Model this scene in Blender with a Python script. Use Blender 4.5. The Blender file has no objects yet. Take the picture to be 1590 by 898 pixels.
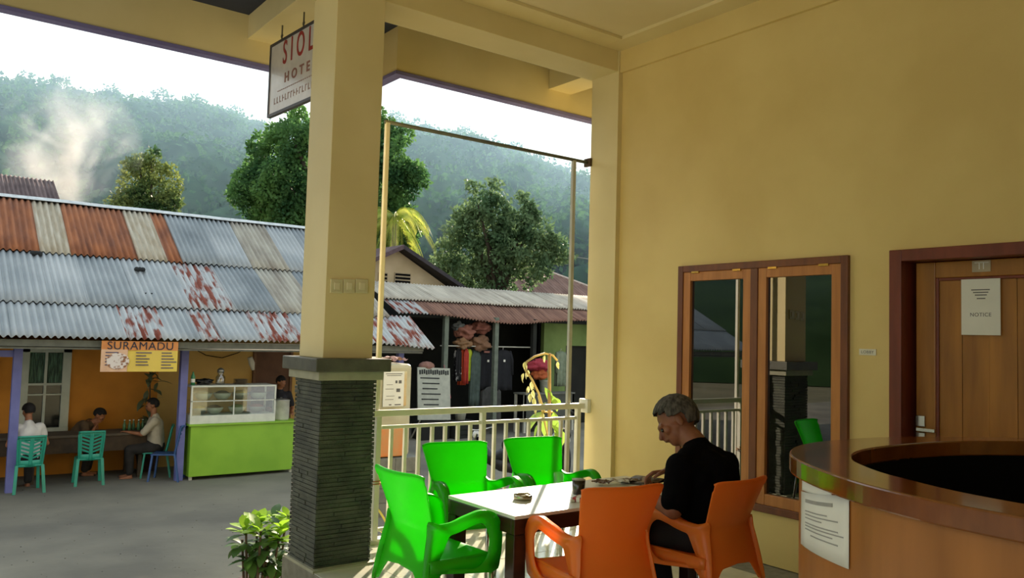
import bpy, bmesh, math, random
import numpy as np
from mathutils import Vector, Matrix, noise
PI = math.pi
random.seed(7)
scene = bpy.context.scene
COL = scene.collection

# ------------------------------------------------------------------ camera
CH = 1.5
CR = np.array([[0.7970, -0.0580, -0.6013], [-0.6033, -0.0300, -0.7970], [0.0282, 0.9979, -0.0584]])
VX = np.array([2480., 571.]); VY = np.array([-165., 496.]); CC = np.array([795., 449.])
FPX = float(np.sqrt(-(VX - CC) @ (VY - CC)))
def _d(v):
    a = np.array([v[0] - CC[0], -(v[1] - CC[1]), -FPX]); return a / np.linalg.norm(a)
_X = _d(VX); _Y = _d(VY); CR = np.array([_X, _Y, np.cross(_X, _Y)])
cam = bpy.data.cameras.new('camera'); cam.lens = FPX / 1590 * 36; cam.sensor_width = 36; cam.sensor_fit = 'HORIZONTAL'
cam.clip_end = 2000; cam.clip_start = 0.05
camo = bpy.data.objects.new('camera', cam); COL.objects.link(camo)
M4 = Matrix([list(CR[0]) + [0], list(CR[1]) + [0], list(CR[2]) + [CH], [0, 0, 0, 1]])
camo.matrix_world = M4
scene.camera = camo
# a point on a known plane of the place, seen in a direction of the photograph
def ray(px, py): return CR @ np.array([px - CC[0], -(py - CC[1]), -FPX]) / FPX
O0 = np.array([0, 0, CH])
def onz(px, py, z): r = ray(px, py); return O0 + r * ((z - CH) / r[2])
def onx(px, py, x): r = ray(px, py); return O0 + r * (x / r[0])
def ony(px, py, y): r = ray(px, py); return O0 + r * (y / r[1])
def atd(px, py, d): return O0 + ray(px, py) * d

# ------------------------------------------------------------------ world, sun, exposure
w = bpy.data.worlds.new('sky'); scene.world = w; w.use_nodes = True
nt = w.node_tree; nt.nodes.clear()
wo = nt.nodes.new('ShaderNodeOutputWorld'); bg = nt.nodes.new('ShaderNodeBackground')
tc = nt.nodes.new('ShaderNodeTexCoord'); sx = nt.nodes.new('ShaderNodeSeparateXYZ'); rp = nt.nodes.new('ShaderNodeValToRGB')
nt.links.new(tc.outputs['Generated'], sx.inputs[0]); nt.links.new(sx.outputs['Z'], rp.inputs[0])
nt.links.new(rp.outputs[0], bg.inputs[0]); nt.links.new(bg.outputs[0], wo.inputs[0])
rp.color_ramp.elements[0].position = 0.0; rp.color_ramp.elements[0].color = (1.0, 1.0, 0.96, 1)
rp.color_ramp.elements[1].position = 0.8; rp.color_ramp.elements[1].color = (0.80, 0.90, 1.0, 1)
SKY = 1.15
bg.inputs[1].default_value = SKY
SUN_EL = math.radians(19.5); SUN_AZ = (0.69, 0.72)
sl = bpy.data.lights.new('sun', 'SUN'); sl.energy = 15.5; sl.angle = math.radians(0.6); sl.color = (1.0, 0.93, 0.80)
so = bpy.data.objects.new('sun', sl); COL.objects.link(so)
sd = Vector((SUN_AZ[0] * math.cos(SUN_EL), SUN_AZ[1] * math.cos(SUN_EL), math.sin(SUN_EL)))
so.rotation_euler = sd.to_track_quat('Z', 'Y').to_euler(); so.location = (30, 30, 20)
vs = scene.view_settings
vs.view_transform = 'Standard'; vs.look = 'None'; vs.gamma = 1; vs.exposure = 0.10; vs.use_curve_mapping = False

# ------------------------------------------------------------------ materials
def hx(s):
    r = [int(s[i:i + 2], 16) / 255 for i in (0, 2, 4)]
    return tuple([(c / 12.92 if c <= .04045 else ((c + .055) / 1.055) ** 2.4) for c in r]) + (1,)
MATS = {}
def mat(name, c1, c2=None, rough=.6, metal=0, scale=8, stretch=(1, 1, 1), bump=0, bscale=None, trans=0, emit=0, coat=0, spec=.5, wave=None, detail=4, translucent=0, contrast=(.35, .65), gen=False):
    if name in MATS: return MATS[name]
    m = bpy.data.materials.new(name); m.use_nodes = True; n = m.node_tree; b = n.nodes['Principled BSDF']
    b.inputs['Roughness'].default_value = rough; b.inputs['Metallic'].default_value = metal
    b.inputs['Specular IOR Level'].default_value = spec
    if coat: b.inputs['Coat Weight'].default_value = coat; b.inputs['Coat Roughness'].default_value = .08
    c1 = hx(c1); c2 = hx(c2) if c2 else tuple(x * .86 for x in c1[:3]) + (1,)
    t = n.nodes.new('ShaderNodeTexCoord'); mp = n.nodes.new('ShaderNodeMapping'); mp.inputs['Scale'].default_value = stretch
    n.links.new(t.outputs['Object'], mp.inputs[0])
    nz = n.nodes.new('ShaderNodeTexNoise'); nz.inputs['Scale'].default_value = scale; nz.inputs['Detail'].default_value = detail
    n.links.new(mp.outputs[0], nz.inputs[0])
    fac = nz.outputs['Fac']
    if wave:
        wv = n.nodes.new('ShaderNodeTexWave'); wv.inputs['Scale'].default_value = wave; wv.inputs['Distortion'].default_value = 6
        wv.inputs['Detail'].default_value = 3; wv.inputs['Detail Scale'].default_value = 1.2
        n.links.new(mp.outputs[0], wv.inputs[0]); fac = wv.outputs['Fac']
    r = n.nodes.new('ShaderNodeValToRGB'); r.color_ramp.elements[0].position = contrast[0]; r.color_ramp.elements[1].position = contrast[1]
    r.color_ramp.elements[0].color = c1; r.color_ramp.elements[1].color = c2
    n.links.new(fac, r.inputs[0]); n.links.new(r.outputs[0], b.inputs['Base Color'])
    if bump:
        bp = n.nodes.new('ShaderNodeBump'); bp.inputs['Strength'].default_value = bump; bp.inputs['Distance'].default_value = .01
        n2 = n.nodes.new('ShaderNodeTexNoise'); n2.inputs['Scale'].default_value = bscale or scale * 4; n2.inputs['Detail'].default_value = 5
        n.links.new(mp.outputs[0], n2.inputs[0]); n.links.new(n2.outputs['Fac'], bp.inputs['Height']); n.links.new(bp.outputs[0], b.inputs['Normal'])
    if trans: b.inputs['Transmission Weight'].default_value = trans
    if translucent:
        tl = n.nodes.new('ShaderNodeBsdfTranslucent'); mx = n.nodes.new('ShaderNodeMixShader'); mx.inputs[0].default_value = translucent
        n.links.new(r.outputs[0], tl.inputs[0]); n.links.new(b.outputs[0], mx.inputs[1]); n.links.new(tl.outputs[0], mx.inputs[2])
        n.links.new(mx.outputs[0], n.nodes['Material Output'].inputs[0])
    MATS[name] = m; return m
def glass_mat(name, tint, refl, clear=True):
    if name in MATS: return MATS[name]
    m = bpy.data.materials.new(name); m.use_nodes = True; n = m.node_tree; n.nodes.clear()
    o = n.nodes.new('ShaderNodeOutputMaterial'); tr = n.nodes.new('ShaderNodeBsdfTransparent'); gl = n.nodes.new('ShaderNodeBsdfGlossy')
    tr.inputs[0].default_value = tint; gl.inputs['Roughness'].default_value = .01
    nz = n.nodes.new('ShaderNodeTexNoise'); nz.inputs['Scale'].default_value = 3
    mr = n.nodes.new('ShaderNodeMapRange'); mr.inputs[3].default_value = refl * .9; mr.inputs[4].default_value = refl * 1.1
    n.links.new(nz.outputs['Fac'], mr.inputs[0])
    mx = n.nodes.new('ShaderNodeMixShader'); n.links.new(mr.outputs[0], mx.inputs[0]); n.links.new(tr.outputs[0], mx.inputs[1]); n.links.new(gl.outputs[0], mx.inputs[2])
    n.links.new(mx.outputs[0], o.inputs[0]); MATS[name] = m; return m

wall_m = mat('yellow_plaster', 'e0c880', 'd6bc74', rough=.55, scale=1.5, bump=.08, bscale=90)
cream_m = mat('cream_paint', 'e4d49c', 'dac98f', rough=.55, scale=1.5, bump=.05, bscale=60)
ceil_m = mat('ceiling_paint', 'e6d7a8', 'dccb98', rough=.7, scale=1)
lilac_m = mat('lilac_lip', '6f6a9c', '7c78a8', rough=.7, scale=4)
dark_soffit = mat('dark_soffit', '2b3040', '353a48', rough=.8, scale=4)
slate_m = mat('slate_stone', '5c6052', '3c4038', rough=.75, scale=7, bump=.5, bscale=60, contrast=(.3, .7))
slate2_m = mat('slate_stone_green', '4a5040', '2f352c', rough=.75, scale=7, bump=.5, bscale=60)
cap_m = mat('cap_stone', '5e6052', '4c4e44', rough=.5, scale=9, bump=.2)
cap2_m = mat('cap_underband', 'a5a48a', '96967e', rough=.6, scale=9, bump=.2)
tile_m = mat('floor_tile', 'd9d6c2', 'c6c8b8', rough=.12, scale=5, coat=.3)
grout_m = mat('grout', '8c8a7a', '7a7868', rough=.9, scale=20)
rail_m = mat('cream_gloss_metal', 'efeede', 'e4e2d0', rough=.4, scale=6)
pole_m = mat('grey_metal_pipe', 'c6c6b8', 'b2b3a4', rough=.45, scale=6)
chrome = mat('chrome', 'c8c8c0', 'b0b0a8', rough=.15, metal=1, scale=3)
green_p = mat('green_plastic', '48dc26', '3cd01c', rough=.3, scale=2, translucent=.55, coat=.15)
orange_p = mat('orange_plastic', 'ff9a3c', 'fc9234', rough=.32, scale=2, translucent=.45, coat=.15)
table_top_m = mat('white_glass_top', 'e2e2d4', 'dadacc', rough=.28, scale=6)
dwood = mat('dark_brown_wood', '3a1d14', '2a140e', rough=.35, scale=4, stretch=(1, 1, 8), bump=.05)
frame_wood = mat('red_brown_wood', '7a4420', '65361a', rough=.4, scale=3, stretch=(6, 6, 1), bump=.04)
sash_wood = mat('orange_brown_wood', 'c07f40', 'ad6f34', rough=.38, scale=3, stretch=(8, 8, 1), bump=.04)
door_wood = mat('door_plank_wood', 'b47a2e', '8c5a1e', rough=.35, scale=2.2, stretch=(5, 5, .6), bump=.05, contrast=(.3, .7))
door_red = mat('door_frame_wood', '7c3a24', '6b301e', rough=.4, scale=3, stretch=(6, 6, 1), bump=.04)
counter_top_m = mat('counter_top_wood', '80481a', '683812', rough=.16, scale=2, stretch=(2, 6, 2), coat=.5)
counter_side_m = mat('counter_side_wood', 'b07438', '96602a', rough=.35, scale=2, stretch=(5, 5, .7), contrast=(.25, .75))
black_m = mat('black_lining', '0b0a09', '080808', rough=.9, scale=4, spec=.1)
paper_m = mat('white_paper', 'e9eade', 'dfe0d4', rough=.8, scale=3)
ink_m = mat('grey_ink', '6c6c68', '62625e', rough=.9, scale=3)
black_cloth = mat('black_cloth', '0c0b0d', '08080a', rough=.95, scale=8, bump=.3, spec=.05)
skin_m = mat('brown_skin', '8a5638', '7a4a30', rough=.55, scale=12, bump=.08)
skin2_m = mat('warm_brown_skin', 'a06a48', '8c5a3c', rough=.55, scale=12)
hair_grey = mat('grey_hair', '5e5a50', '2a2824', rough=.9, scale=60, stretch=(1, 1, .3), bump=.6, bscale=120)
hair_blk = mat('black_hair', '15110f', '0c0a09', rough=.8, scale=40, bump=.4)

# ------------------------------------------------------------------ mesh helpers
class MB:
    def __init__(s): s.b = bmesh.new()
    def box(s, c, d, rz=0, M=None):
        c = Vector(c); m = Matrix.Translation(c) @ Matrix.Rotation(rz, 4, 'Z') @ Matrix.Diagonal((d[0], d[1], d[2], 1))
        if M is not None: m = M @ m
        bmesh.ops.create_cube(s.b, size=1, matrix=m); return s
    def bb(s, x0, x1, y0, y1, z0, z1): return s.box(((x0 + x1) / 2, (y0 + y1) / 2, (z0 + z1) / 2), (abs(x1 - x0), abs(y1 - y0), abs(z1 - z0)))
    def cyl(s, p0, p1, r0, r1=None, seg=12, cap=True):
        p0 = Vector(p0); p1 = Vector(p1); r1 = r0 if r1 is None else r1; d = p1 - p0
        m = Matrix.Translation((p0 + p1) / 2) @ d.to_track_quat('Z', 'Y').to_matrix().to_4x4()
        bmesh.ops.create_cone(s.b, cap_ends=cap, segments=seg, radius1=max(r0, 1e-4), radius2=max(r1, 1e-4), depth=d.length, matrix=m); return s
    def sph(s, c, r, seg=12, rot=None):
        r = (r, r, r) if not hasattr(r, '__len__') else r
        m = Matrix.Translation(Vector(c)) @ (rot.to_4x4() if rot else Matrix.Identity(4)) @ Matrix.Diagonal((r[0], r[1], r[2], 1))
        nv = max(4, seg // 2); rings = [[s.b.verts.new(m @ Vector((math.sin(PI * j / nv) * math.cos(2 * PI * k / seg), math.sin(PI * j / nv) * math.sin(2 * PI * k / seg), math.cos(PI * j / nv)))) for k in range(seg)] for j in range(1, nv)]
        tp = s.b.verts.new(m @ Vector((0, 0, 1))); bt = s.b.verts.new(m @ Vector((0, 0, -1)))
        for k in range(seg):
            k2 = (k + 1) % seg; s.b.faces.new((tp, rings[0][k], rings[0][k2])); s.b.faces.new((bt, rings[-1][k2], rings[-1][k]))
            for p_, q_ in zip(rings, rings[1:]): s.b.faces.new((p_[k], q_[k], q_[k2], p_[k2]))
        return s
    def tube(s, pts, r, seg=8):
        pts = [Vector(p) for p in pts]; rings = []
        for i, p in enumerate(pts):
            t = (pts[min(i + 1, len(pts) - 1)] - pts[max(i - 1, 0)]).normalized()
            a = Vector((0, 0, 1)) if abs(t.z) < .9 else Vector((1, 0, 0)); u = t.cross(a).normalized(); v = t.cross(u)
            rr = r[i] if hasattr(r, '__len__') else r
            rings.append([s.b.verts.new(p + (u * math.cos(2 * PI * k / seg) + v * math.sin(2 * PI * k / seg)) * rr) for k in range(seg)])
        for a, b in zip(rings, rings[1:]):
            for k in range(seg): s.b.faces.new((a[k], a[(k + 1) % seg], b[(k + 1) % seg], b[k]))
        s.b.faces.new(rings[0][::-1]); s.b.faces.new(rings[-1]); return s
    def lathe(s, prof, c=(0, 0, 0), seg=20):
        c = Vector(c); rings = [[s.b.verts.new(c + Vector((r * math.cos(2 * PI * k / seg), r * math.sin(2 * PI * k / seg), z))) for k in range(seg)] for r, z in prof]
        for a, b in zip(rings, rings[1:]):
            for k in range(seg): s.b.faces.new((a[k], a[(k + 1) % seg], b[(k + 1) % seg], b[k]))
        if prof[0][0] > 1e-5: s.b.faces.new(rings[0][::-1])
        if prof[-1][0] > 1e-5: s.b.faces.new(rings[-1])
        return s
    def grid(s, fn, nu, nv, thick=0):
        V = [[s.b.verts.new(fn(i / nu, j / nv)) for j in range(nv + 1)] for i in range(nu + 1)]
        fs = [s.b.faces.new((V[i][j], V[i + 1][j], V[i + 1][j + 1], V[i][j + 1])) for i in range(nu) for j in range(nv)]
        if thick: bmesh.ops.recalc_face_normals(s.b, faces=fs); bmesh.ops.solidify(s.b, geom=fs, thickness=thick)
        return s
    def poly(s, pts, ext):
        vs_ = [s.b.verts.new(Vector(p)) for p in pts]; f = s.b.faces.new(vs_)
        r = bmesh.ops.extrude_face_region(s.b, geom=[f]); e = Vector(ext)
        for v in r['geom']:
            if isinstance(v, bmesh.types.BMVert): v.co += e
        return s
    def build(s, name, m, parent=None, smooth=False, bevel=0, subsurf=0, world=False):
        bmesh.ops.recalc_face_normals(s.b, faces=s.b.faces)
        me = bpy.data.meshes.new(name); s.b.to_mesh(me); s.b.free()
        if smooth: me.polygons.foreach_set('use_smooth', [True] * len(me.polygons))
        o = bpy.data.objects.new(name, me); COL.objects.link(o); me.materials.append(m)
        if parent is not None:
            o.parent = parent
            if world: o.location = -(Vector(parent.location) + (Vector(parent.parent.location) if parent.parent else Vector()))
        if bevel:
            bv = o.modifiers.new('b', 'BEVEL'); bv.width = bevel; bv.segments = 2; bv.limit_method = 'ANGLE'
        if subsurf: ss = o.modifiers.new('s', 'SUBSURF'); ss.levels = subsurf; ss.render_levels = subsurf
        return o
def blob(c, r, seed, amp=.3, fr=1.8):
    mb = MB(); bmesh.ops.create_icosphere(mb.b, subdivisions=4, radius=1)
    for v in mb.b.verts:
        q = v.co.copy(); k = 1 + amp * noise.noise(q * fr + Vector((seed * 7.3, 0, 0))) + amp * .4 * noise.noise(q * fr * 3 + Vector((0, seed, 0)))
        v.co = Vector((q.x * r[0] * k + c[0], q.y * r[1] * k + c[1], q.z * r[2] * k + c[2]))
    return mb
def tag(o, label, cat, group=None, kind=None):
    if label: o['label'] = label
    if cat: o['category'] = cat
    if group: o['group'] = group
    if kind: o['kind'] = kind
    return o
def thing(name, label, cat, loc=(0, 0, 0), rz=0, group=None, kind=None):
    o = bpy.data.objects.new(name, None); COL.objects.link(o); o.location = loc; o.rotation_euler = (0, 0, rz); o.empty_display_size = .1
    return tag(o, label, cat, group, kind)
def struct(o, kind='structure', label=None, cat='structure'):
    o['kind'] = kind
    if label: o['label'] = label
    o['category'] = cat
    return o
def copytree(o, parent=None):
    c = o.copy(); COL.objects.link(c)
    if parent is not None: c.parent = parent
    for ch in list(o.children): copytree(ch, c)
    return c
def dup(o, loc, rz, label, group=None):
    c = copytree(o); c.location = loc; c.rotation_euler = (0, 0, rz); c['label'] = label
    if group: c['group'] = group
    return c
def piece(me, name, parent, loc, rot=(0, 0, 0), sc=(1, 1, 1)):
    o = bpy.data.objects.new(name, me); COL.objects.link(o); o.parent = parent; o.location = loc; o.rotation_euler = rot; o.scale = sc; return o
def mesh_np(name, V, F, m):
    me = bpy.data.meshes.new(name); n = len(F); k = F.shape[1]
    me.vertices.add(len(V)); me.vertices.foreach_set('co', V.astype(np.float32).ravel())
    me.loops.add(n * k); me.loops.foreach_set('vertex_index', F.astype(np.int32).ravel())
    me.polygons.add(n); me.polygons.foreach_set('loop_start', np.arange(0, n * k, k, dtype=np.int32)); me.polygons.foreach_set('loop_total', np.full(n, k, dtype=np.int32))
    me.update(calc_edges=True); me.materials.append(m); return me
def text_obj(s, size, M, m, parent, name='lettering', ext=.002, bold=0, sx_=1):
    cu = bpy.data.curves.new(name, 'FONT'); cu.body = s; cu.size = size; cu.extrude = ext; cu.offset = bold * .5; cu.space_character = 1.08; cu.align_x = 'CENTER'; cu.align_y = 'CENTER'
    t = bpy.data.objects.new(name, cu); COL.objects.link(t); me = bpy.data.meshes.new_from_object(t); bpy.data.objects.remove(t)
    me.materials.clear(); me.materials.append(m); me.transform(Matrix.Diagonal((sx_, 1, 1, 1))); me.transform(M)
    o = bpy.data.objects.new(name, me); COL.objects.link(o); o.parent = parent
    if parent is not None: o.location = -Vector(parent.location)
    return o
def frame_at(p, xdir, ydir):   # matrix with local x, y along the given directions
    x = Vector(xdir).normalized(); y = Vector(ydir).normalized(); z = x.cross(y)
    return Matrix(((x.x, y.x, z.x, p[0]), (x.y, y.y, z.y, p[1]), (x.z, y.z, z.z, p[2]), (0, 0, 0, 1)))

# ================================================================== THE PORCH SHELL
XW = 4.84; G = -1.1
# floor slab with ceramic tiles
fl = thing('floor', 'white glossy ceramic tile floor of the porch', 'floor', (0, 0, 0), kind='structure')
MB().bb(2.165, 8.2, 4.70, 5.34, -.22, -.006).build('floor_slab', grout_m, fl)
MB().bb(-3.2, 8.2, -3.2, 4.70, -.22, -.006).build('floor_slab', grout_m, fl)
tb = MB().box((0, 0, 0), (.396, .396, .012)).b
tme = bpy.data.meshes.new('floor_tile'); tb.to_mesh(tme); tb.free(); tme.materials.append(tile_m)
for i in range(0, 12):
    for j in range(0, 12):
        x = .37 + i * .4; y = 5.10 - j * .4
        if x < 2.3 and y > 4.6: continue
        if x > XW - .1: continue
        piece(tme, 'floor_tile', fl, (x, y, -.006 + random.uniform(-.0006, .0006)))
struct(MB().bb(2.6, XW, 5.262, 5.345, -.02, .035).build('trim_1', rail_m), label='low cream kerb at the outer edge of the porch floor', cat='trim')
struct(MB().bb(2.165, 8.2, 4.75, 5.34, -1.3, -.221).bb(-3.2, 2.165, 4.3, 4.69, -1.3, -.221).build('wall_plinth', cap2_m), label='plain plinth under the porch floor facing the street', cat='wall')
struct(MB().bb(-3.2, 8.2, -3.2, 5.3, 3.98, 4.08).build('ceiling', ceil_m), label='cream flat porch ceiling', cat='ceiling')
struct(MB().bb(XW - .22, XW, -3.2, 4.95, 3.955, 3.98).build('trim_2', cream_m), label='pale flat cornice strip along the ceiling at the right wall', cat='trim')
struct(MB().bb(2.0, XW - .221, 4.73, 4.95, 3.955, 3.979).build('trim_3', cream_m), label='pale flat cornice strip along the ceiling at the front beam', cat='trim')
# right wall with window and door openings
WY0, WY1, WZ0, WZ1 = 2.85, 4.26, .35, 2.08
DY0, DY1, DZ1 = 1.42, 2.58, 2.09
mb = MB(); X2 = 5.02
mb.bb(XW, X2, WY1, 4.94, 0, 3.98); mb.bb(XW, X2, WY0, WY1, WZ1, 3.98); mb.bb(XW, X2, WY0, WY1, 0, WZ0)
mb.bb(XW, X2, DY1, WY0, 0, 3.98); mb.bb(XW, X2, DY0, DY1, DZ1, 3.98); mb.bb(XW, X2, -3.2, DY0, 0, 3.98)
wr = struct(mb.build('wall_right', wall_m), label='tall yellow plastered wall with the window and the door', cat='wall')
struct(MB().bb(XW - .03, XW, -3.2, 4.95, 3.77, 3.955).build('trim_4', wall_m), label='shallow yellow beam band along the top of the right wall', cat='trim')
struct(MB().bb(4.795, 5.05, 4.94, 5.27, -.2, 3.98).build('trim_5', cream_m), label='cream corner column where the railing meets the yellow wall', cat='column')
struct(MB().bb(5.05, 8.2, 4.95, 5.26, -1.2, 4.1).build('wall_outer', cream_m), label='outer wall of the lobby room beyond the corner column', cat='wall')
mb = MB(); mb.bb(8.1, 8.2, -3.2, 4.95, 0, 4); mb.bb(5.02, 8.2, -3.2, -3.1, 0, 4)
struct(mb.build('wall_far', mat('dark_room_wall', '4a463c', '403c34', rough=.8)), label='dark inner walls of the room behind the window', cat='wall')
struct(MB().bb(-3.2, 5.02, -3.3, -3.2, 0, 3.98).build('wall_back_added', wall_m), label='unseen yellow wall added behind the viewpoint to hold back sky light', cat='wall')  # added out of view, keeps sky light from coming in behind the camera
# beams and eaves
struct(MB().bb(-3.2, 5.02, 4.951, 5.29, 3.78, 3.979).build('trim_6', cream_m, bevel=.004), label='deep cream concrete beam from the pillar to the corner column', cat='beam')
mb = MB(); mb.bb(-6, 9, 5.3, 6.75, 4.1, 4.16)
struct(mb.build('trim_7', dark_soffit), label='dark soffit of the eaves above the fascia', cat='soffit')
FZ0, FZ1 = 3.715, 4.1
mb = MB(); mb.bb(3.26, 9, 6.03, 6.10, FZ0, FZ1)
struct(mb.build('trim_8', cream_m), label='cream fascia of the eaves to the right of the pillar', cat='fascia')
mb = MB(); mb.bb(-6, 3.33, 6.65, 6.72, FZ0, FZ1); mb.bb(3.26, 3.33, 6.10, 6.65, FZ0, FZ1)
struct(mb.build('trim_9', cream_m), label='cream fascia of the eaves left of the pillar with a step', cat='fascia')
mb = MB(); mb.bb(3.25, 9, 6.02, 6.11, FZ0 - .03, FZ0); mb.bb(-6, 3.34, 6.64, 6.73, FZ0 - .03, FZ0); mb.bb(3.25, 3.34, 6.11, 6.64, FZ0 - .03, FZ0)
struct(mb.build('trim_10', lilac_m), label='thin lilac drip edge under the cream fascia', cat='trim')
struct(MB().bb(2.2, 2.5, 5.29, 6.65, 3.9, 4.1).build('trim_11', cream_m, bevel=.003), label='cantilever beam running out from the pillar above the hotel sign', cat='beam')
struct(MB().bb(4.92, 5.2, 5.27, 6.03, 3.9, 4.1).build('trim_12', cream_m, bevel=.003), label='short cantilever beam running out from the corner column', cat='beam')
mb = MB(); mb.bb(-3.2, 8.2, -3.2, 5.3, 4.1, 4.2)
struct(mb.build('trim_13', ceil_m), label='concrete roof slab above the porch ceiling', cat='roof')

# pillar
PX0, PX1, PY0, PY1 = 2.185, 2.575, 4.88, 5.30
pil = thing('pillar', 'square porch pillar, cream above and clad in dark slate strips below', 'pillar', (2.38, 5.09, 0), kind='structure')
MB().bb(PX0 + .012, PX1 - .028, PY0 + .02, PY1 - .02, 1.33, 3.78).build('upper_shaft', cream_m, pil, bevel=.004, world=True)
MB().bb(PX0 - .07, PX1 + .07, PY0 - .07, PY1 + .07, 1.245, 1.33).build('cap_stone', cap_m, pil, bevel=.006, world=True)
MB().bb(PX0 - .035, PX1 + .035, PY0 - .035, PY1 + .035, 1.19, 1.245).build('cap_band', cap2_m, pil, bevel=.004, world=True)
MB().bb(PX0 + .012, PX1 - .012, PY0 + .012, PY1 - .012, -.2, 1.19).build('core', slate_m, pil, world=True)
strips = []
nrow = 44; rh = 1.19 / nrow
sm = []
for k in range(3):
    s_ = MB().box((0, 0, 0), (1, 1, 1)).b; me = bpy.data.meshes.new('slate_strip'); s_.to_mesh(me); s_.free(); me.materials.append([slate_m, slate2_m, slate_m][k]); sm.append(me)
for side in range(4):
    mb = MB()
    for r in range(nrow):
        z = rh * (r + .5); a = 0
        L = .39 if side in (0, 2) else .42
        off = 0
        while off < L - .01:
            l = min(random.uniform(.12, .3), L - off)
            if L - off - l < .05: l = L - off
            pr = random.uniform(.004, .014)
            if side == 0: mb.box((PX0 + off + l / 2, PY0 + .012 - pr / 2, z), (l - .002, pr, rh * .82))
            if side == 2: mb.box((PX0 + off + l / 2, PY1 - .012 + pr / 2, z), (l - .002, pr, rh * .82))
            if side == 3: mb.box((PX0 + .012 - pr / 2, PY0 + off + l / 2, z), (pr, l - .002, rh * .82))
            if side == 1: mb.box((PX1 - .012 + pr / 2, PY0 + off + l / 2, z), (pr, l - .002, rh * .82))
            off += l
    o = mb.build('slate_strips', slate2_m if side == 0 else slate_m, pil, world=True); o['kind'] = 'stuff'
MB().bb(PX0 - .02, PX1 + .02, PY0 - .04, PY1 + .02, -.5, .012).build('base_ledge', cap2_m, pil, world=True)
# switch plates on the pillar
for i, (a, b, lb) in enumerate([(513, 531, 'nearest the left pillar edge'), (533, 550, 'in the middle of the row of three'), (552, 570, 'nearest the right pillar edge')]):
    p0 = ony(a, 433, 4.9); p1 = ony(b, 456, 4.9); x0, x1, z0, z1 = p0[0], p1[0], p1[2], p0[2]
    t = thing('light_switch', 'small cream wall switch on the pillar, ' + lb, 'switch', ((x0 + x1) / 2, 4.895, (z0 + z1) / 2), group='switches on the pillar')
    MB().box((0, 0, 0), (x1 - x0, .012, z1 - z0)).build('switch_plate', mat('switch_cream', 'd8d0a4', 'cfc79c', rough=.4), t, bevel=.003)
    MB().box((0, -.008, 0), ((x1 - x0) * .45, .008, (z1 - z0) * .5)).build('rocker', mat('switch_white', 'e4dcb4', 'dcd4ac', rough=.35), t, bevel=.002)

# window_1
win = thing('window_1', 'two-leaf wooden casement window with dark reflecting glass', 'window', (XW, (WY0 + WY1) / 2, WZ0), kind='structure')
fx0, fx1 = XW - .03, XW + .07
def framebox(mb, y0, y1, z0, z1, t, x0, x1, tb_=None):
    tb_ = tb_ or t
    mb.bb(x0, x1, y0, y0 + t, z0, z1); mb.bb(x0, x1, y1 - t, y1, z0, z1); mb.bb(x0, x1, y0 + t, y1 - t, z1 - t, z1); mb.bb(x0, x1, y0 + t, y1 - t, z0, z0 + tb_)
mb = MB(); framebox(mb, WY0, WY1, WZ0, WZ1, .05, fx0, fx1); mb.bb(fx0, fx1, 3.53, 3.59, WZ0 + .05, WZ1 - .05)
mb.build('window_frame', frame_wood, win, bevel=.004, world=True)
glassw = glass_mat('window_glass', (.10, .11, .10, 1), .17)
for (a, b) in ((2.9, 3.53), (3.59, 4.21)):
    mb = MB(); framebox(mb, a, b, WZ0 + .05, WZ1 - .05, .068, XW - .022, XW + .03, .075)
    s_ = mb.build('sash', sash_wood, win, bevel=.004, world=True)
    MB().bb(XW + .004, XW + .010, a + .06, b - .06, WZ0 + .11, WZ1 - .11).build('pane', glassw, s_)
    for yy in (a + .12, b - .12):
        MB().bb(XW - .034, XW - .022, yy - .035, yy + .035, WZ1 - .062, WZ1 - .046).build('hinge', mat('brass_hinge', 'c8a050', 'b89040', rough=.3, metal=.8), s_, bevel=.002)

# door_1
dr = thing('door_1', 'panelled wooden door with room notice, behind the reception counter', 'door', (XW, (DY0 + DY1) / 2, 0), kind='structure')
mb = MB(); mb.bb(XW - .03, XW + .18, DY1 - .075, DY1, 0, DZ1); mb.bb(XW - .03, XW + .18, DY0, DY0 + .075, 0, DZ1); mb.bb(XW - .03, XW + .18, DY0 + .075, DY1 - .075, DZ1 - .07, DZ1)
mb.build('door_frame', door_red, dr, bevel=.004, world=True)
lx = 4.93
mb = MB(); y0, y1 = DY0 + .10, DY1 - .105; pz0, pz1 = .12, 1.92
mb.bb(lx, lx + .04, y0, y0 + .11, .01, 2.015); mb.bb(lx, lx + .04, y1 - .115, y1, .01, 2.015); mb.bb(lx, lx + .04, y0 + .11, y1 - .115, pz1, 2.015); mb.bb(lx, lx + .04, y0 + .11, y1 - .115, .01, pz0); 
lf = mb.build('door_leaf', door_wood, dr, bevel=.005, world=True)
py = y0 + .11; n = 5; wd = (y1 - .115 - py) / n
for i in range(n):
    MB().bb(lx + .014 + .003 * (i % 2), lx + .03, py + wd * i + .001, py + wd * (i + 1) - .001, pz0, pz1).build('plank', door_wood, lf)
mb = MB(); framebox(mb, py, y1 - .115, pz0, pz1, .018, lx + .002, lx + .016); mb.build('panel_moulding', door_red, lf, bevel=.004)
yh = 2.445
mb = MB(); mb.bb(lx - .012, lx, yh - .028, yh + .028, 1.035, 1.10); mb.bb(lx - .012, lx, yh - .028, yh + .028, .92, 1.0); mb.cyl((lx - .03, yh, 1.018), (lx, yh, 1.018), .012); mb.bb(lx - .042, lx - .025, yh - .1, yh + .012, 1.008, 1.03)
mb.build('door_lock', chrome, lf, bevel=.003)
t = tag(MB().bb(lx - .004, lx - .001, 2.0, 2.21, 1.585, 1.905).build('door_notice', paper_m), 'white paper notice taped on the wooden door', 'notice')
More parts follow.
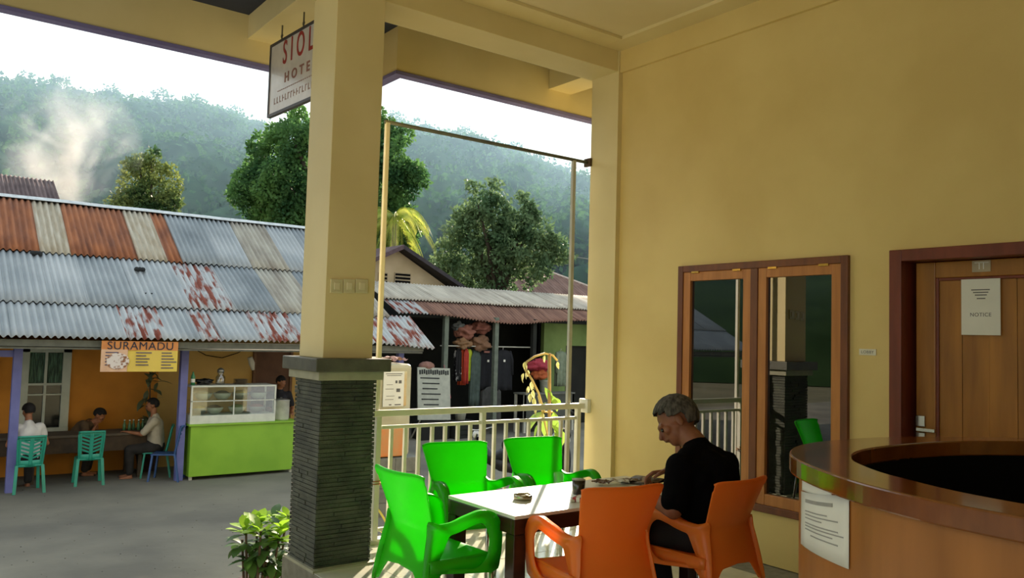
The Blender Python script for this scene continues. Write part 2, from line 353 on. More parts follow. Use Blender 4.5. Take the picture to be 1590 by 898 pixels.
text_obj('NOTICE', .03, frame_at((lx - .0045, 2.105, 1.70), (0, -1, 0), (0, 0, 1)), ink_m, None, ext=.0004).parent = t
mb = MB()
for k, zz in enumerate((1.84, 1.825, 1.81, 1.79)): mb.bb(lx - .0046, lx - .004, 2.105 - .05 + .008 * k, 2.105 + .05 - .01 * k, zz, zz + .006)
mb.build('print', ink_m, t)
mb = MB().bb(lx - .005, lx, 2.05, 2.15, 1.945, 2.01)
t = tag(mb.build('number_plate', mat('number_plate_grey', 'b7a98a', 'a89a7c', rough=.5), bevel=.001), 'small pale room number plate above the door notice', 'number plate')
mb = MB(); mb.bb(lx - .006, lx - .005, 2.085, 2.09, 1.96, 2.0); mb.bb(lx - .006, lx - .005, 2.108, 2.113, 1.96, 2.0); mb.bb(lx - .006, lx - .005, 2.06, 2.135, 1.996, 2.0); mb.build('digits', paper_m, t)
t = tag(MB().bb(XW - .006, XW, 2.675, 2.785, 1.448, 1.487).build('wall_label', mat('label_white', 'e2dec8', 'dad6c0', rough=.5), bevel=.001), 'tiny white label plate on the wall between window and door', 'label')
text_obj('LOBBY', .026, frame_at((XW - .0065, 2.73, 1.467), (0, -1, 0), (0, 0, 1)), ink_m, t, ext=.0004).location = (0, 0, 0)

# ================================================================== RAILING
YR = 5.25
ral = thing('railing', 'cream metal railing with upright balusters between pillar and corner column', 'railing', (3.8, YR, .03))
MB().bb(2.72, 4.79, YR - .022, YR + .022, .905, .95).build('top_rail', rail_m, ral, bevel=.004, world=True)
MB().bb(2.82, 4.69, YR - .015, YR + .015, .815, .84).build('middle_rail', rail_m, ral, bevel=.003, world=True)
MB().bb(2.82, 4.69, YR - .015, YR + .015, .095, .12).build('bottom_rail', rail_m, ral, bevel=.003, world=True)
bm_ = MB().box((0, 0, 0), (.024, .024, .70)).b; bme = bpy.data.meshes.new('baluster'); bm_.to_mesh(bme); bm_.free(); bme.materials.append(rail_m)
for k in range(1, 16):
    x = 2.79 + k * .1145
    if k == 8: MB().bb(x - .02, x + .02, YR - .02, YR + .02, .035, .91).build('post', rail_m, ral, bevel=.003, world=True); continue
    piece(bme, 'baluster', ral, (x - 3.8, 0, .4675 - .03))
MB().bb(2.775, 2.815, YR - .02, YR + .02, .035, .91).build('post', rail_m, ral, bevel=.003, world=True)
MB().bb(4.675, 4.715, YR - .02, YR + .02, .035, .91).build('post', rail_m, ral, bevel=.003, world=True)
mb = MB().bb(4.755, 4.795, YR - .055, YR + .055, .87, .985); mb.build('wall_bracket', rail_m, ral, bevel=.004, world=True)
st = MB(); st.tube([(2.8 + .03 * math.cos(a), YR + .03 * math.sin(a), .42 + .003 * a) for a in np.linspace(0, 12, 40)], .004, 5); st.tube([(2.83, YR, .43), (2.86, YR - .03, .44), (2.84, YR - .05, .40)], .004, 5)
tag(st.build('string_tie', mat('orange_string', 'b07030', 'a06428', rough=.8), smooth=True), 'orange string knotted round the left railing post', 'string')
aw = thing('pipe_frame', 'tall thin pipe frame standing at the railing, two uprights and a top bar', 'frame', (3.7, YR, .03))
MB().bb(2.785, 2.818, YR + .025, YR + .055, .035, 3.04).build('upright', rail_m, aw, bevel=.003, world=True)
MB().bb(4.60, 4.635, YR + .025, YR + .055, .035, 3.04).build('upright', pole_m, aw, bevel=.003, world=True)
MB().cyl((2.78, YR + .04, 3.045), (4.80, YR + .04, 3.045), .015).build('top_bar', mat('dull_bar', '6f7464', '5c6054', rough=.6), aw, smooth=True, world=True)
MB().bb(4.77, 4.796, YR - .0, YR + .08, 3.01, 3.08).build('bracket', mat('rusty_bracket', '5a4630', '483826', rough=.8), aw, world=True)

# ================================================================== CHAIRS ON THE PORCH
def sidepath():
    outer = [(-.206, .655), (-.15, .640), (-.09, .647), (-.03, .672), (.03, .688), (.08, .686), (.125, .665), (.155, .62), (.168, .56), (.17, .50), (.166, .47), (.158, .425), (.118, .412), (.08, .418),
             (-.15, .44), (-.19, .40), (-.222, .345), (-.256, .345), (-.252, .40), (-.245, .45), (-.228, .54), (-.214, .60)]
    inner = [(-.105, .590), (-.08, .600), (-.05, .612), (-.02, .626), (.015, .636), (.045, .634), (.070, .617), (.088, .588), (.098, .545), (.094, .50), (.084, .475), (.062, .455), (.04, .445), (.02, .442),
             (-.12, .455), (-.148, .455), (-.158, .458), (-.162, .468), (-.159, .48), (-.150, .50), (-.134, .53), (-.118, .565)]
    return outer, inner
def hwz(z): return .176 + (z - .64) / .212 * .040 if z > .64 else .176 + (.64 - z) / .36 * .056
def xo(y, z):   # how far the side stands out: from the shell's edge at the back to the arm's bulge in front
    u = min(1, max(0, (y + .20) / .22)); u = u * u * (3 - 2 * u); t = min(1, max(0, (z - .36) / .25))
    return hwz(z) * (1 - u) + (.232 + .024 * t) * u
def make_chair(name, label, m, loc, rz, group):
    t = thing(name, label, 'chair', loc, rz, group)
    # backrest: a curved panel, flared at the top, that reaches below the seat between the rear legs
    def back(u, v):
        s = u * 2 - 1; a = min(1, max(0, (abs(s) - .5) / .42)); a = a * a * (3 - 2 * a); z0 = .43 - .08 * a + .02 * (1 - abs(s)); z = z0 + v * (.856 - z0)
        y = -.205 - max(0, z - .62) * .36 - max(0, .62 - z) * .15
        cy = y + .04 * abs(s) ** 2.2 * min(1, z / .6) - .01
        if v > .9: z -= .014 * abs(s) ** 8
        return Vector((s * hwz(z), cy, z - .006 * (1 - s * s) * v))
    MB().grid(back, 26, 20, .008).build('backrest', m, t, smooth=True, bevel=.0025)
    mb = MB(); mb.tube([back(u / 24, 1.0) for u in range(25)], .006, 6); mb.build('backrest_rim', m, t, smooth=True)
    def seat(u, v):
        s = u * 2 - 1; y = -.215 + v * .40; z = .492 - .016 * (1 - s * s) * math.sin(PI * min(1, v * 1.1)) 
        if v > .86: z -= ((v - .86) / .14) ** 2 * .05
        return Vector((s * (.205 + .01 * v), y, z))
    MB().grid(seat, 12, 14, .008).build('seat', m, t, smooth=True)
    for s in (-1, 1):
        mb = MB(); o_, i_ = sidepath()
        def resample(P, k):
            out = []; n_ = len(P)
            for q_ in range(n_):
                p0, p1, p2, p3 = [np.array(P[(q_ + w_) % n_]) for w_ in (-1, 0, 1, 2)]
                for j in range(k):
                    t_ = j / k; c_ = .5 * (2 * p1 + (p2 - p0) * t_ + (2 * p0 - 5 * p1 + 4 * p2 - p3) * t_ ** 2 + (-p0 + 3 * p1 - 3 * p2 + p3) * t_ ** 3)
                    l_ = p1 + (p2 - p1) * t_; out.append(tuple(c_ if q_ < 11 or q_ > 16 else l_))
            return out
        o2 = resample(o_, 3); i2 = resample(i_, 3); n = len(o2)
        A = [mb.b.verts.new((s * (xo(*p)), p[0], p[1])) for p in o2]; Bv = [mb.b.verts.new((s * (xo(*p) - .004), p[0], p[1])) for p in i2]
        fs = [mb.b.faces.new((A[k], A[(k + 1) % n], Bv[(k + 1) % n], Bv[k])) for k in range(n)]
        # rolled lip along the arm and the front leg
        Lp = [mb.b.verts.new((s * (xo(*p) - .010 - .034 * min(1, k / 8)), p[0] - (.0 if k < 21 else .010), p[1] - .004 if k < 21 else p[1])) for k, p in enumerate(o2[0:36])]
        for k in range(35): fs.append(mb.b.faces.new((A[k], A[k + 1], Lp[k + 1], Lp[k])))
        bmesh.ops.recalc_face_normals(mb.b, faces=fs); bmesh.ops.solidify(mb.b, geom=fs, thickness=.007)
        mb.build('armrest', m, t, smooth=True)
        # skirt under the seat edge
        mb = MB(); mb.grid(lambda u, v, s=s: Vector((s * (.206 + .006 * v + .004), -.21 + u * .37, (.495 - v * (.05 + .02 * u)))), 8, 2, .007); mb.build('seat_skirt', m, t, smooth=True)
    for s in (-1, 1):
        MB().cyl((s * .222, -.236, .40), (s * .244, -.285, 0), .011).build('leg', chrome, t, smooth=True)
        MB().cyl((s * .222, .125, .45), (s * .235, .165, 0), .011).build('leg', chrome, t, smooth=True)
    return t
g1 = 'green plastic armchairs round the porch table'; g2 = 'orange plastic armchairs round the porch table'
cA = make_chair('plastic_armchair', 'bright green plastic armchair at the left end of the table, seen from its side', green_p, (2.106, 3.278, 0), math.radians(-87.6), g1)
dup(cA, (2.707, 3.907, 0), math.radians(171.6), 'bright green plastic armchair behind the table, the left one of the two at the railing', g1)
dup(cA, (3.293, 3.887, 0), math.radians(171.9), 'bright green plastic armchair behind the table, the right one of the two at the railing', g1)
cD = make_chair('plastic_armchair', 'empty orange plastic armchair with its back to us at the near side of the table', orange_p, (2.535, 2.736, 0), math.radians(-10.2), g2)
dup(cD, (3.26, 2.744, 0), math.radians(3.7), 'orange plastic armchair in which the man in black sits', g2)

cA.scale = cD.scale = (.965, .965, 1.04)

# ================================================================== TABLE
tb = thing('dining_table', 'rectangular table with dark brown frame and glossy white top', 'table', (2.88, 3.21, 0))
TX0, TX1, TY0, TY1 = 2.26, 3.50, 2.93, 3.48
MB().bb(TX0, TX1, TY0, TY1, .684, .70).build('tabletop', table_top_m, tb, bevel=.002, world=True)
mb = MB(); mb.bb(TX0, TX1, TY0, TY0 + .025, .615, .683); mb.bb(TX0, TX1, TY1 - .025, TY1, .615, .683); mb.bb(TX0, TX0 + .025, TY0 + .025, TY1 - .025, .615, .683); mb.bb(TX1 - .025, TX1, TY0 + .025, TY1 - .025, .615, .683)
mb.build('apron', dwood, tb, bevel=.003, world=True)
for x in (TX0 + .035, TX1 - .035):
    for y in (TY0 + .035, TY1 - .035): MB().bb(x - .034, x + .034, y - .034, y + .034, 0, .614).build('leg', dwood, tb, bevel=.004, world=True)
mb = MB(); mb.bb(TX0 + .06, TX1 - .06, 3.19, 3.23, .10, .14); mb.build('stretcher', dwood, tb, world=True)
TZ = .70
def onT(px, py): p = onz(px, py, TZ); return Vector((p[0], p[1], TZ))
p = onT(812, 776); ash = thing('ashtray', 'round metal ashtray on the left half of the white table', 'ashtray', p)
MB().lathe([(.043, 0), (.046, .004), (.046, .024), (.043, .026), (.037, .024), (.036, .007), (0, .006)], seg=28).build('bowl', mat('ashtray_metal', 'b0aa90', '8c8670', rough=.25, metal=.8), ash, smooth=True)
mb = MB()
for a in (0.4, 2.5, 4.6): mb.box((.038 * math.cos(a), .038 * math.sin(a), .027), (.014, .01, .006), a)
mb.build('rest_notch', mat('ashtray_metal2', '8a846c', '7c765e', rough=.3, metal=.8), ash)
MB().cyl((-.02, .01, .012), (.02, -.012, .024), .004).build('cigarette_end', paper_m, ash)
p = onT(898, 772); gl = thing('coffee_glass', 'glass of black coffee with pale foam rim on the table', 'glass', p)
clear = glass_mat('clear_glass', (.96, .97, .96, 1), .045)
MB().lathe([(.026, .0), (.030, .004), (.037, .098), (.0355, .098), (.0285, .012), (0, .010)], seg=24).build('tumbler', clear, gl, smooth=True)
MB().lathe([(.0275, .0135), (.0345, .083), (0, .083)], seg=24).build('coffee', mat('black_coffee', '140c07', '1a1009', rough=.1), gl, smooth=True)
MB().lathe([(.005, .085), (.034, .086), (.033, .089), (0, .089)], seg=24).build('lid', mat('foam_grey', 'a8a698', '98968a', rough=.4), gl, smooth=True)
p = onT(884, 766); g_ = thing('water_glass', 'empty clear glass standing just left of the coffee glass', 'glass', p + Vector((-.035, .045, 0)))
MB().lathe([(.022, 0), (.024, .004), (.03, .10), (.0285, .10), (.0225, .012), (0, .010)], seg=20).build('tumbler', clear, g_, smooth=True)
p = onT(905, 778); ck = thing('cigarette_pack', 'red and white cigarette pack beside the coffee glass', 'packet', p + Vector((-.015, .0, 0)), .5)
MB().box((0, 0, .012), (.085, .056, .022)).build('box', mat('pack_red', 'a82a1c', '962418', rough=.4), ck, bevel=.002)
MB().box((-.0, 0, .0245), (.05, .03, .003)).build('white_band', paper_m, ck, bevel=.001)
MB().box((.0, 0, .012), (.0855, .018, .0225)).build('side_stripe', paper_m, ck)
p = onT(889, 779); lt = thing('lighter', 'small pale lighter lying left of the cigarette pack', 'lighter', p, .9)
MB().box((0, 0, .007), (.06, .02, .012)).build('body', mat('lighter_body', 'c8c4b0', 'bcb8a4', rough=.2), lt, bevel=.003); MB().box((.035, 0, .007), (.012, .018, .011)).build('cap', chrome, lt, bevel=.002)
p = onT(910, 761); cp = thing('sugar_dish', 'tiny white dish behind the cigarette pack', 'dish', p)
MB().lathe([(.016, 0), (.024, .012), (.022, .012), (.014, .003), (0, .003)], seg=16).build('dish', paper_m, cp, smooth=True)
def crumple(name, label, cat, p, size, m, seed, rz=0):
    def f(u, v):
        x = (u - .5) * size[0]; y = (v - .5) * size[1]; h = noise.noise(Vector((u * 4 + seed, v * 4, seed))) * .5 + .5
        return Vector((x + .01 * noise.noise(Vector((v * 3, seed, 0))), y, .003 + h * size[2]))
    o = MB().grid(f, 12, 10, .0015).build(name, m); o.location = p; o.rotation_euler[2] = rz; return tag(o, label, cat)
crumple('food_wrapper', 'brown crumpled food wrapper on the right half of the table', 'wrapper', onT(936, 753), (.10, .09, .030), mat('brown_wrap', '6a5234', '54402a', rough=.7, scale=30), 3, .3)
crumple('napkin', 'white crumpled tissue next to the brown wrapper', 'tissue', onT(962, 752), (.09, .10, .032), mat('tissue', 'd8d4c0', 'b8b4a0', rough=.9, scale=30), 5, .9)
crumple('snack_bag', 'grey brown snack bag between tissue and magazine', 'bag', onT(980, 750), (.10, .07, .028), mat('snack', '8a7a60', '5c4c3a', rough=.5, scale=30), 9, -.3)
p = onT(1000, 748); mg = thing('magazine', 'dark open magazine on the right end of the table', 'magazine', p, .3)
MB().grid(lambda u, v: Vector(((u - .5) * .26, (v - .5) * .18, .004 + .012 * abs(math.sin(u * 2 * PI)) ** .6)), 16, 3, .003).build('pages', mat('magazine_page', '8c7a62', '3c3228', rough=.5, scale=18, contrast=(.48, .52)), mg, smooth=True)
MB().box((0, 0, .002), (.265, .185, .002)).build('cover', mat('mag_cover', '3a1c14', '2c1610', rough=.4), mg)

# ================================================================== RECEPTION COUNTER
def catmull(P, k):
    P = [Vector((*p, 0)) for p in P]; Q = [P[0] * 2 - P[1]] + P + [P[-1] * 2 - P[-2]]; out = []
    for i in range(1, len(Q) - 2):
        for q in range(k):
            t = q / k; a, b, c, d = Q[i - 1], Q[i], Q[i + 1], Q[i + 2]
            out.append(.5 * ((2 * b) + (-a + c) * t + (2 * a - 5 * b + 4 * c - d) * t * t + (-a + 3 * b - 3 * c + d) * t ** 3))
    out.append(Q[-2]); return out
outp = catmull([(2.25, -.8), (2.19, 0), (2.205, .86), (2.245, 1.17), (2.37, 1.45), (2.62, 1.77), (2.94, 1.94), (3.33, 1.965), (3.74, 1.87), (4.21, 1.61), (4.5, 1.3), (4.62, 1.0), (4.66, .5)], 8)
innp = catmull([(2.55, -.8), (2.42, 0), (2.40, .92), (2.51, 1.30), (2.64, 1.50), (2.80, 1.64), (3.05, 1.735), (3.37, 1.75), (3.75, 1.69), (4.10, 1.50), (4.30, 1.2), (4.38, .95), (4.4, .5)], 8)
def offset(P, d):
    r = []
    for i, p in enumerate(P):
        t = (P[min(i + 1, len(P) - 1)] - P[max(i - 1, 0)]).normalized(); r.append(p + Vector((t.y, -t.x, 0)) * d)
    return r
def band(A, B_, z0, z1):
    mb = MB(); R_ = []
    for a, b in zip(A, B_): R_.append([mb.b.verts.new((p.x, p.y, z)) for p, z in ((a, z0), (a, z1), (b, z1), (b, z0))])
    for r, q in zip(R_, R_[1:]):
        for k in range(4): mb.b.faces.new((r[k], r[(k + 1) % 4], q[(k + 1) % 4], q[k]))
    mb.b.faces.new(R_[0]); mb.b.faces.new(R_[-1][::-1]); return mb
rc = thing('reception_counter', 'curved polished wooden reception counter with black inside', 'counter', (3.2, .8, 0))
band(outp, innp, 1.035, 1.10).build('counter_top', counter_top_m, rc, bevel=.006, world=True)
bo = offset(outp, .035)
band(bo, offset(outp, .06), 0, 1.034).build('front_panel', counter_side_m, rc, smooth=False, world=True)
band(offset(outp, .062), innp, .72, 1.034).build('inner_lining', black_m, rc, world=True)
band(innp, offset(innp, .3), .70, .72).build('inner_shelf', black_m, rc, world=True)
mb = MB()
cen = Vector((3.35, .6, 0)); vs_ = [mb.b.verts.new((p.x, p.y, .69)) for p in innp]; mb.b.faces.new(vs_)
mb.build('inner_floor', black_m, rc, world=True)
# notices on the counter front
def on_band(px, P):
    best = None
    for i in range(len(P) - 1):
        for q in range(10):
            p = P[i].lerp(P[i + 1], q / 10); d = CR.T @ (np.array([p.x, p.y, 1.0]) - O0); u = CC[0] + FPX * d[0] / -d[2]
            e = abs(u - px)
            if i < 70 and p.y < 1.72 and (best is None or e < best[0]): best = (e, i + q / 10, p, -d[2])
    return best
fo = offset(outp, .030)
def sheet(name, label, pxs, ztop, zbot, tilt=0):
    A = [on_band(x, fo) for x in np.linspace(pxs[0], pxs[1], 10)]
    z0, z1 = zbot, ztop
    o = MB().grid(lambda u, v: Vector((A[min(9, int(round(u * 9)))][2].x, A[min(9, int(round(u * 9)))][2].y, z0[0] + (z0[1] - z0[0]) * u + v * ((z1[0] + (z1[1] - z1[0]) * u) - (z0[0] + (z0[1] - z0[0]) * u)))), 9, 4, .0012).build(name, paper_m, smooth=True)
    return tag(o, label, 'notice'), A
def zat(px, py, P=fo):
    b = on_band(px, P); r = ray(px, py); return CH + r[2] * b[3] 
s1, A1 = sheet('counter_notice', 'large white notice sheet hanging on the curved counter front', (1243, 1319), (zat(1246, 764), zat(1319, 769)), (zat(1246, 845), zat(1319, 883)))
s2, A2 = sheet('counter_leaflet', 'smaller white leaflet half hidden behind the large notice on the counter', (1235, 1290), (zat(1246, 742), zat(1290, 757)), (zat(1246, 764), zat(1290, 775)))
for v in s2.data.vertices: v.co.x += .0025; v.co.y += -.001
def bars(P, o, rows, name='print'):
    mb = MB()
    for (u0, u1, v, h) in rows:
        i0 = int(u0 * 9); i1 = max(i0 + 1, int(round(u1 * 9)))
        for i in range(i0, i1):
            a = P[i][2]; b = P[min(9, i + 1)][2]; t = (b - a).normalized(); nrm = Vector((t.y, -t.x, 0)) * -1
            if nrm.dot(Vector((0, 0, 0)) - a) < 0: nrm = -nrm
            zz = lambda k: (zb[0] + (zb[1] - zb[0]) * k / 9) + v * ((zt[0] - zb[0]) + ((zt[1] - zt[0]) - (zb[1] - zb[0])) * k / 9)
            q = [(a.x, a.y, zz(i)), (b.x, b.y, zz(i + 1)), (b.x, b.y, zz(i + 1) + h), (a.x, a.y, zz(i) + h)]
            mb.poly([Vector(c) + nrm * .0022 for c in q], nrm * .0006)
    return mb.build(name, mat('faint_ink', 'a2a29a', '96968e', rough=.9), o)
zt = (zat(1246, 764), zat(1319, 769)); zb = (zat(1246, 845), zat(1319, 883))
bars(A1, s1, [(.12, .72, .82, .012), (.18, .6, .66, .004), (.18, .8, .60, .004), (.18, .5, .54, .004), (.18, .75, .45, .004), (.18, .85, .40, .004), (.18, .7, .34, .004), (.3, .8, .26, .004)])

# ================================================================== PEOPLE
def union_mesh(name, caps, ells, voxel, m, parent, smooth_it=6, noise_amp=0, noise_scale=10):
    mb = MB()
    for (a, ra, b, rb) in caps:
        a = Vector(a); b = Vector(b); d = (b - a)
        n = max(2, int(d.length / (min(ra, rb) * .8)) + 1)
        mb.cyl(a, b, ra, rb, 16)
        mb.sph(a, ra, 16); mb.sph(b, rb, 16)
    for e in ells:
        mb.sph(e[0], e[1], 20, e[2] if len(e) > 2 else None)
    me = bpy.data.meshes.new(name); mb.b.to_mesh(me); mb.b.free()
    t = bpy.data.objects.new(name, me); COL.objects.link(t)
    r = t.modifiers.new('r', 'REMESH'); r.mode = 'VOXEL'; r.voxel_size = voxel
    if smooth_it: s_ = t.modifiers.new('s', 'SMOOTH'); s_.iterations = smooth_it; s_.factor = .5
    dg = bpy.context.evaluated_depsgraph_get(); dg.update()
    m2 = bpy.data.meshes.new_from_object(t.evaluated_get(dg)); bpy.data.objects.remove(t)
    m2.name = name; m2.materials.clear(); m2.materials.append(m)
    if noise_amp:
        n = len(m2.vertices); co = np.empty(n * 3, np.float32); no = np.empty(n * 3, np.float32)
        m2.vertices.foreach_get('co', co); m2.vertices.foreach_get('normal', no); co = co.reshape(-1, 3); no = no.reshape(-1, 3)
        for i in range(n):
            c = co[i]; f = noise.noise(Vector((c[0] * noise_scale, c[1] * noise_scale, c[2] * noise_scale * .45)))
            co[i] += no[i] * (1 - abs(f) * 2) * noise_amp
        m2.vertices.foreach_set('co', co.ravel())
    m2.polygons.foreach_set('use_smooth', [True] * len(m2.polygons)); m2.update()
    o = bpy.data.objects.new(name, m2); COL.objects.link(o); o.parent = parent; return o
def hand_caps(wr, d, pn, side, s=1.0, curl=.5):
    """palm + five fingers; d = pointing direction, pn = back-of-hand normal, side=+1 thumb towards d x pn"""
    d = Vector(d).normalized(); pn = Vector(pn); pn = (pn - d * pn.dot(d)).normalized(); l = d.cross(pn) * side; wr = Vector(wr); caps = []
    for k in range(4):
        off = (k - 1.5) * .019 * s
        caps.append((wr + l * off * .6 + d * .01 * s, .014 * s, wr + d * .082 * s - l * off, .0105 * s))
        a = wr + d * .085 * s - l * off; L = (.042, .046, .043, .034)[k] * s; cu = curl * (1 + .12 * k)
        dd = (d * math.cos(cu * .7) - pn * math.sin(cu * .7)); b = a + dd * L; dd2 = (d * math.cos(cu * 1.6) - pn * math.sin(cu * 1.6)); c = b + dd2 * L * .65
        dd3 = (d * math.cos(cu * 2.2) - pn * math.sin(cu * 2.2)); e = c + dd3 * L * .5
        caps += [(a, .0095 * s, b, .0085 * s), (b, .0085 * s, c, .008 * s), (c, .008 * s, e, .007 * s)]
    a = wr + d * .02 * s + l * .022 * s; b = a + (d * .7 + l * .6 - pn * .3).normalized() * .04 * s; c = b + (d * .9 + l * .1 - pn * .45).normalized() * .032 * s
    caps += [(a, .013 * s, b, .011 * s), (b, .011 * s, c, .0085 * s)]
    return caps
def head_parts(c, f, u, s=1.0):
    """c = head centre, f = face direction, u = up"""
    c = Vector(c); f = Vector(f).normalized(); u = Vector(u); u = (u - f * u.dot(f)).normalized(); r = f.cross(u)
    R_ = Matrix((r, f, u)).transposed()
    P = lambda x, y, z: c + (r * x + f * y + u * z) * s
    E_ = [(P(0, -.012, .025), (.076 * s, .094 * s, .090 * s), R_), (P(0, .030, -.035), (.058 * s, .060 * s, .075 * s), R_), (P(0, .052, -.078), (.030 * s, .028 * s, .024 * s), R_),
          (P(0, .080, .012), (.050 * s, .018 * s, .016 * s), R_), (P(0, .088, -.055), (.024 * s, .013 * s, .010 * s), R_),
          (P(.076, -.004, -.012), (.008 * s, .018 * s, .031 * s), R_), (P(-.076, -.004, -.012), (.008 * s, .018 * s, .031 * s), R_),
          (P(.040, .062, -.02), (.022 * s, .022 * s, .022 * s), R_), (P(-.040, .062, -.02), (.022 * s, .022 * s, .022 * s), R_)]
    C_ = [(P(0, .086, .0), .010 * s, P(0, .107, -.034), .012 * s)]
    return E_, C_, P, R_
def hair_cap(name, P, R_, s, m, parent, front=.045, low=-.045, grow=1.05, c=None):
    mb = MB(); g = bmesh.ops.create_icosphere(mb.b, subdivisions=5, radius=1)
    for v in list(mb.b.verts):
        x, y, z = v.co; ax_ = abs(x)
        hl = .52 - .10 * ax_ if y > .25 else -9            # forehead line
        if ax_ > .62: hl = min(hl, -.05 if y < .42 else .3) # sideburn
        face = y > .22 and z < hl
        neck = z < -.66 + .3 * max(0, y + .2)
        ear = ax_ > .70 and z < -.12 and y > -.22
        if face or neck or ear: mb.b.verts.remove(v)
    for v in mb.b.verts:
        q = v.co.copy(); n = noise.noise(q * 9) * .015 + noise.noise(Vector((q.x * 26, q.y * 26, q.z * 9))) * .012
        v.co = P(q.x * .079 * grow * (1 + n), -.012 + q.y * .098 * grow * (1 + n), .025 + q.z * .093 * grow * (1 + n))
    fs = list(mb.b.faces); bmesh.ops.solidify(mb.b, geom=fs, thickness=-.008 * s)
    return mb.build(name, m, parent, smooth=True)
def seated(name, label, base, yaw, opts, voxel=.012, group=None):
    """base = point under the hips on the ground; local +y = facing"""
    t = thing(name, label, 'person', base, yaw, group)
    o = dict(seat=.46, lean=.25, headturn=0, headpitch=.4, skin=skin2_m, shirt=None, pants=None, hair=hair_blk, lh=None, rh=None, s=1.0, knee=(.12, .42), feet=.40, sleeve=.55, barefoot=False); o.update(opts)
    s = o['s']; hz = o['seat'] + .09; L = o['lean']
    hip = Vector((0, 0, hz)); chest = hip + Vector((0, math.sin(L) * .36, math.cos(L) * .36)) * s; neck = chest + Vector((0, math.sin(L * 1.5) * .17, math.cos(L * 1.5) * .17)) * s
    hc = neck + Vector((0, math.sin(o['headpitch']) * .11, math.cos(o['headpitch']) * .12)) * s
    sh = [chest + Vector((q * .17 * s, .015 + math.sin(L) * .06, .085 * s)) for q in (-1, 1)]
    kn = [Vector((q * o['knee'][0], o['knee'][1], o['seat'] + .05)) for q in (-1, 1)]; ft = [Vector((q * o['knee'][0] * .9, o['feet'], .07)) for q in (-1, 1)]
    hp = [hip + Vector((q * .09, .02, -.02)) for q in (-1, 1)]
    caps = [(hip, .12 * s, chest, .115 * s), (chest, .10 * s, neck, .055 * s), (neck, .052 * s, hc - Vector((0, .01, .02)), .05 * s), (sh[0], .05 * s, sh[1], .05 * s)]
    trousers = [(hip, .145 * s, hip + Vector((0, .02, .06)), .135 * s)]; shirt = [(hip + Vector((0, 0, .02)), .135 * s, chest, .14 * s), (hip + Vector((-.05, 0, 0)), .11 * s, chest + Vector((-.07, 0, 0)), .105 * s), (hip + Vector((.05, 0, 0)), .11 * s, chest + Vector((.07, 0, 0)), .105 * s), (chest, .12 * s, neck - Vector((0, .02, .03)), .072 * s)]
    handt = [o['lh'] or Vector((-.12, .42, o['seat'] + .22)), o['rh'] or Vector((.12, .42, o['seat'] + .22))]
    for k in (0, 1):
        q = (-1, 1)[k]; W = Vector(handt[k]); S = sh[k]; d = W - S; l1, l2 = .29 * s, .25 * s; D = min(d.length, (l1 + l2) * .98)
        a = math.acos(max(-1, min(1, (l1 * l1 + D * D - l2 * l2) / (2 * l1 * D)))); dn = d.normalized(); pole = Vector((q * .45, -.25, -1)); pole = (pole - dn * pole.dot(dn)).normalized()
        El = S + dn * l1 * math.cos(a) + pole * l1 * math.sin(a); W = S + dn * D
        caps += [(S, .046 * s, El, .037 * s), (El, .038 * s, W, .026 * s)] + hand_caps(W, (W - El), Vector((0, 0, 1)), -q, s * .95, .6)
        e2 = S.lerp(El, o['sleeve'] / .55 * .85)
        shirt += [(S + Vector((-q * .03, 0, -.02)), .085 * s, S, .066 * s), (S, .066 * s, e2, .060 * s)]
        caps += [(hp[k], .085 * s, kn[k], .055 * s), (kn[k], .052 * s, ft[k] + Vector((0, 0, .03)), .036 * s), (ft[k] + Vector((0, -.02, -.03)), .036 * s, ft[k] + Vector((0, .13, -.04)), .026 * s)]
        trousers += [(hp[k], .105 * s, kn[k], .078 * s), (kn[k], .076 * s, ft[k] + Vector((0, 0, .06)), .058 * s)]
    ht = o['headturn']; f = Vector((math.sin(-ht) * math.cos(o['headpitch'] * .8), math.cos(ht) * math.cos(o['headpitch'] * .8), -math.sin(o['headpitch'] * .8)))
    E_, C_, P, R_ = head_parts(hc + Vector((0, .02, .05)) * s, f, (0, 0, 1), s)
    union_mesh('body', caps + C_, E_, voxel, o['skin'], t, 4)
    if o['shirt']: union_mesh('shirt', shirt, [], voxel * 1.3, o['shirt'], t, 6, .006, 14)
    if o['pants']: union_mesh('trousers', trousers, [], voxel * 1.3, o['pants'], t, 5, .005, 12)
    hair_cap('hair', P, R_, s, o['hair'], t)
    mb = MB()
    for q in (-1, 1): mb.sph(P(q * .031, .083, -.008), .0105 * s, 10)
    mb.build('eyes', mat('eye_white_dark', '3a2c26', '1a1412', rough=.2, scale=90), t, smooth=True)
    mb = MB()
    for k in (0, 1): mb.box(ft[k] + Vector((0, .05, -.058)), (.09, .25, .022))
    mb.build('sandals', mat('sandal', '3a3430', '2c2824', rough=.8), t, bevel=.004)
    return t

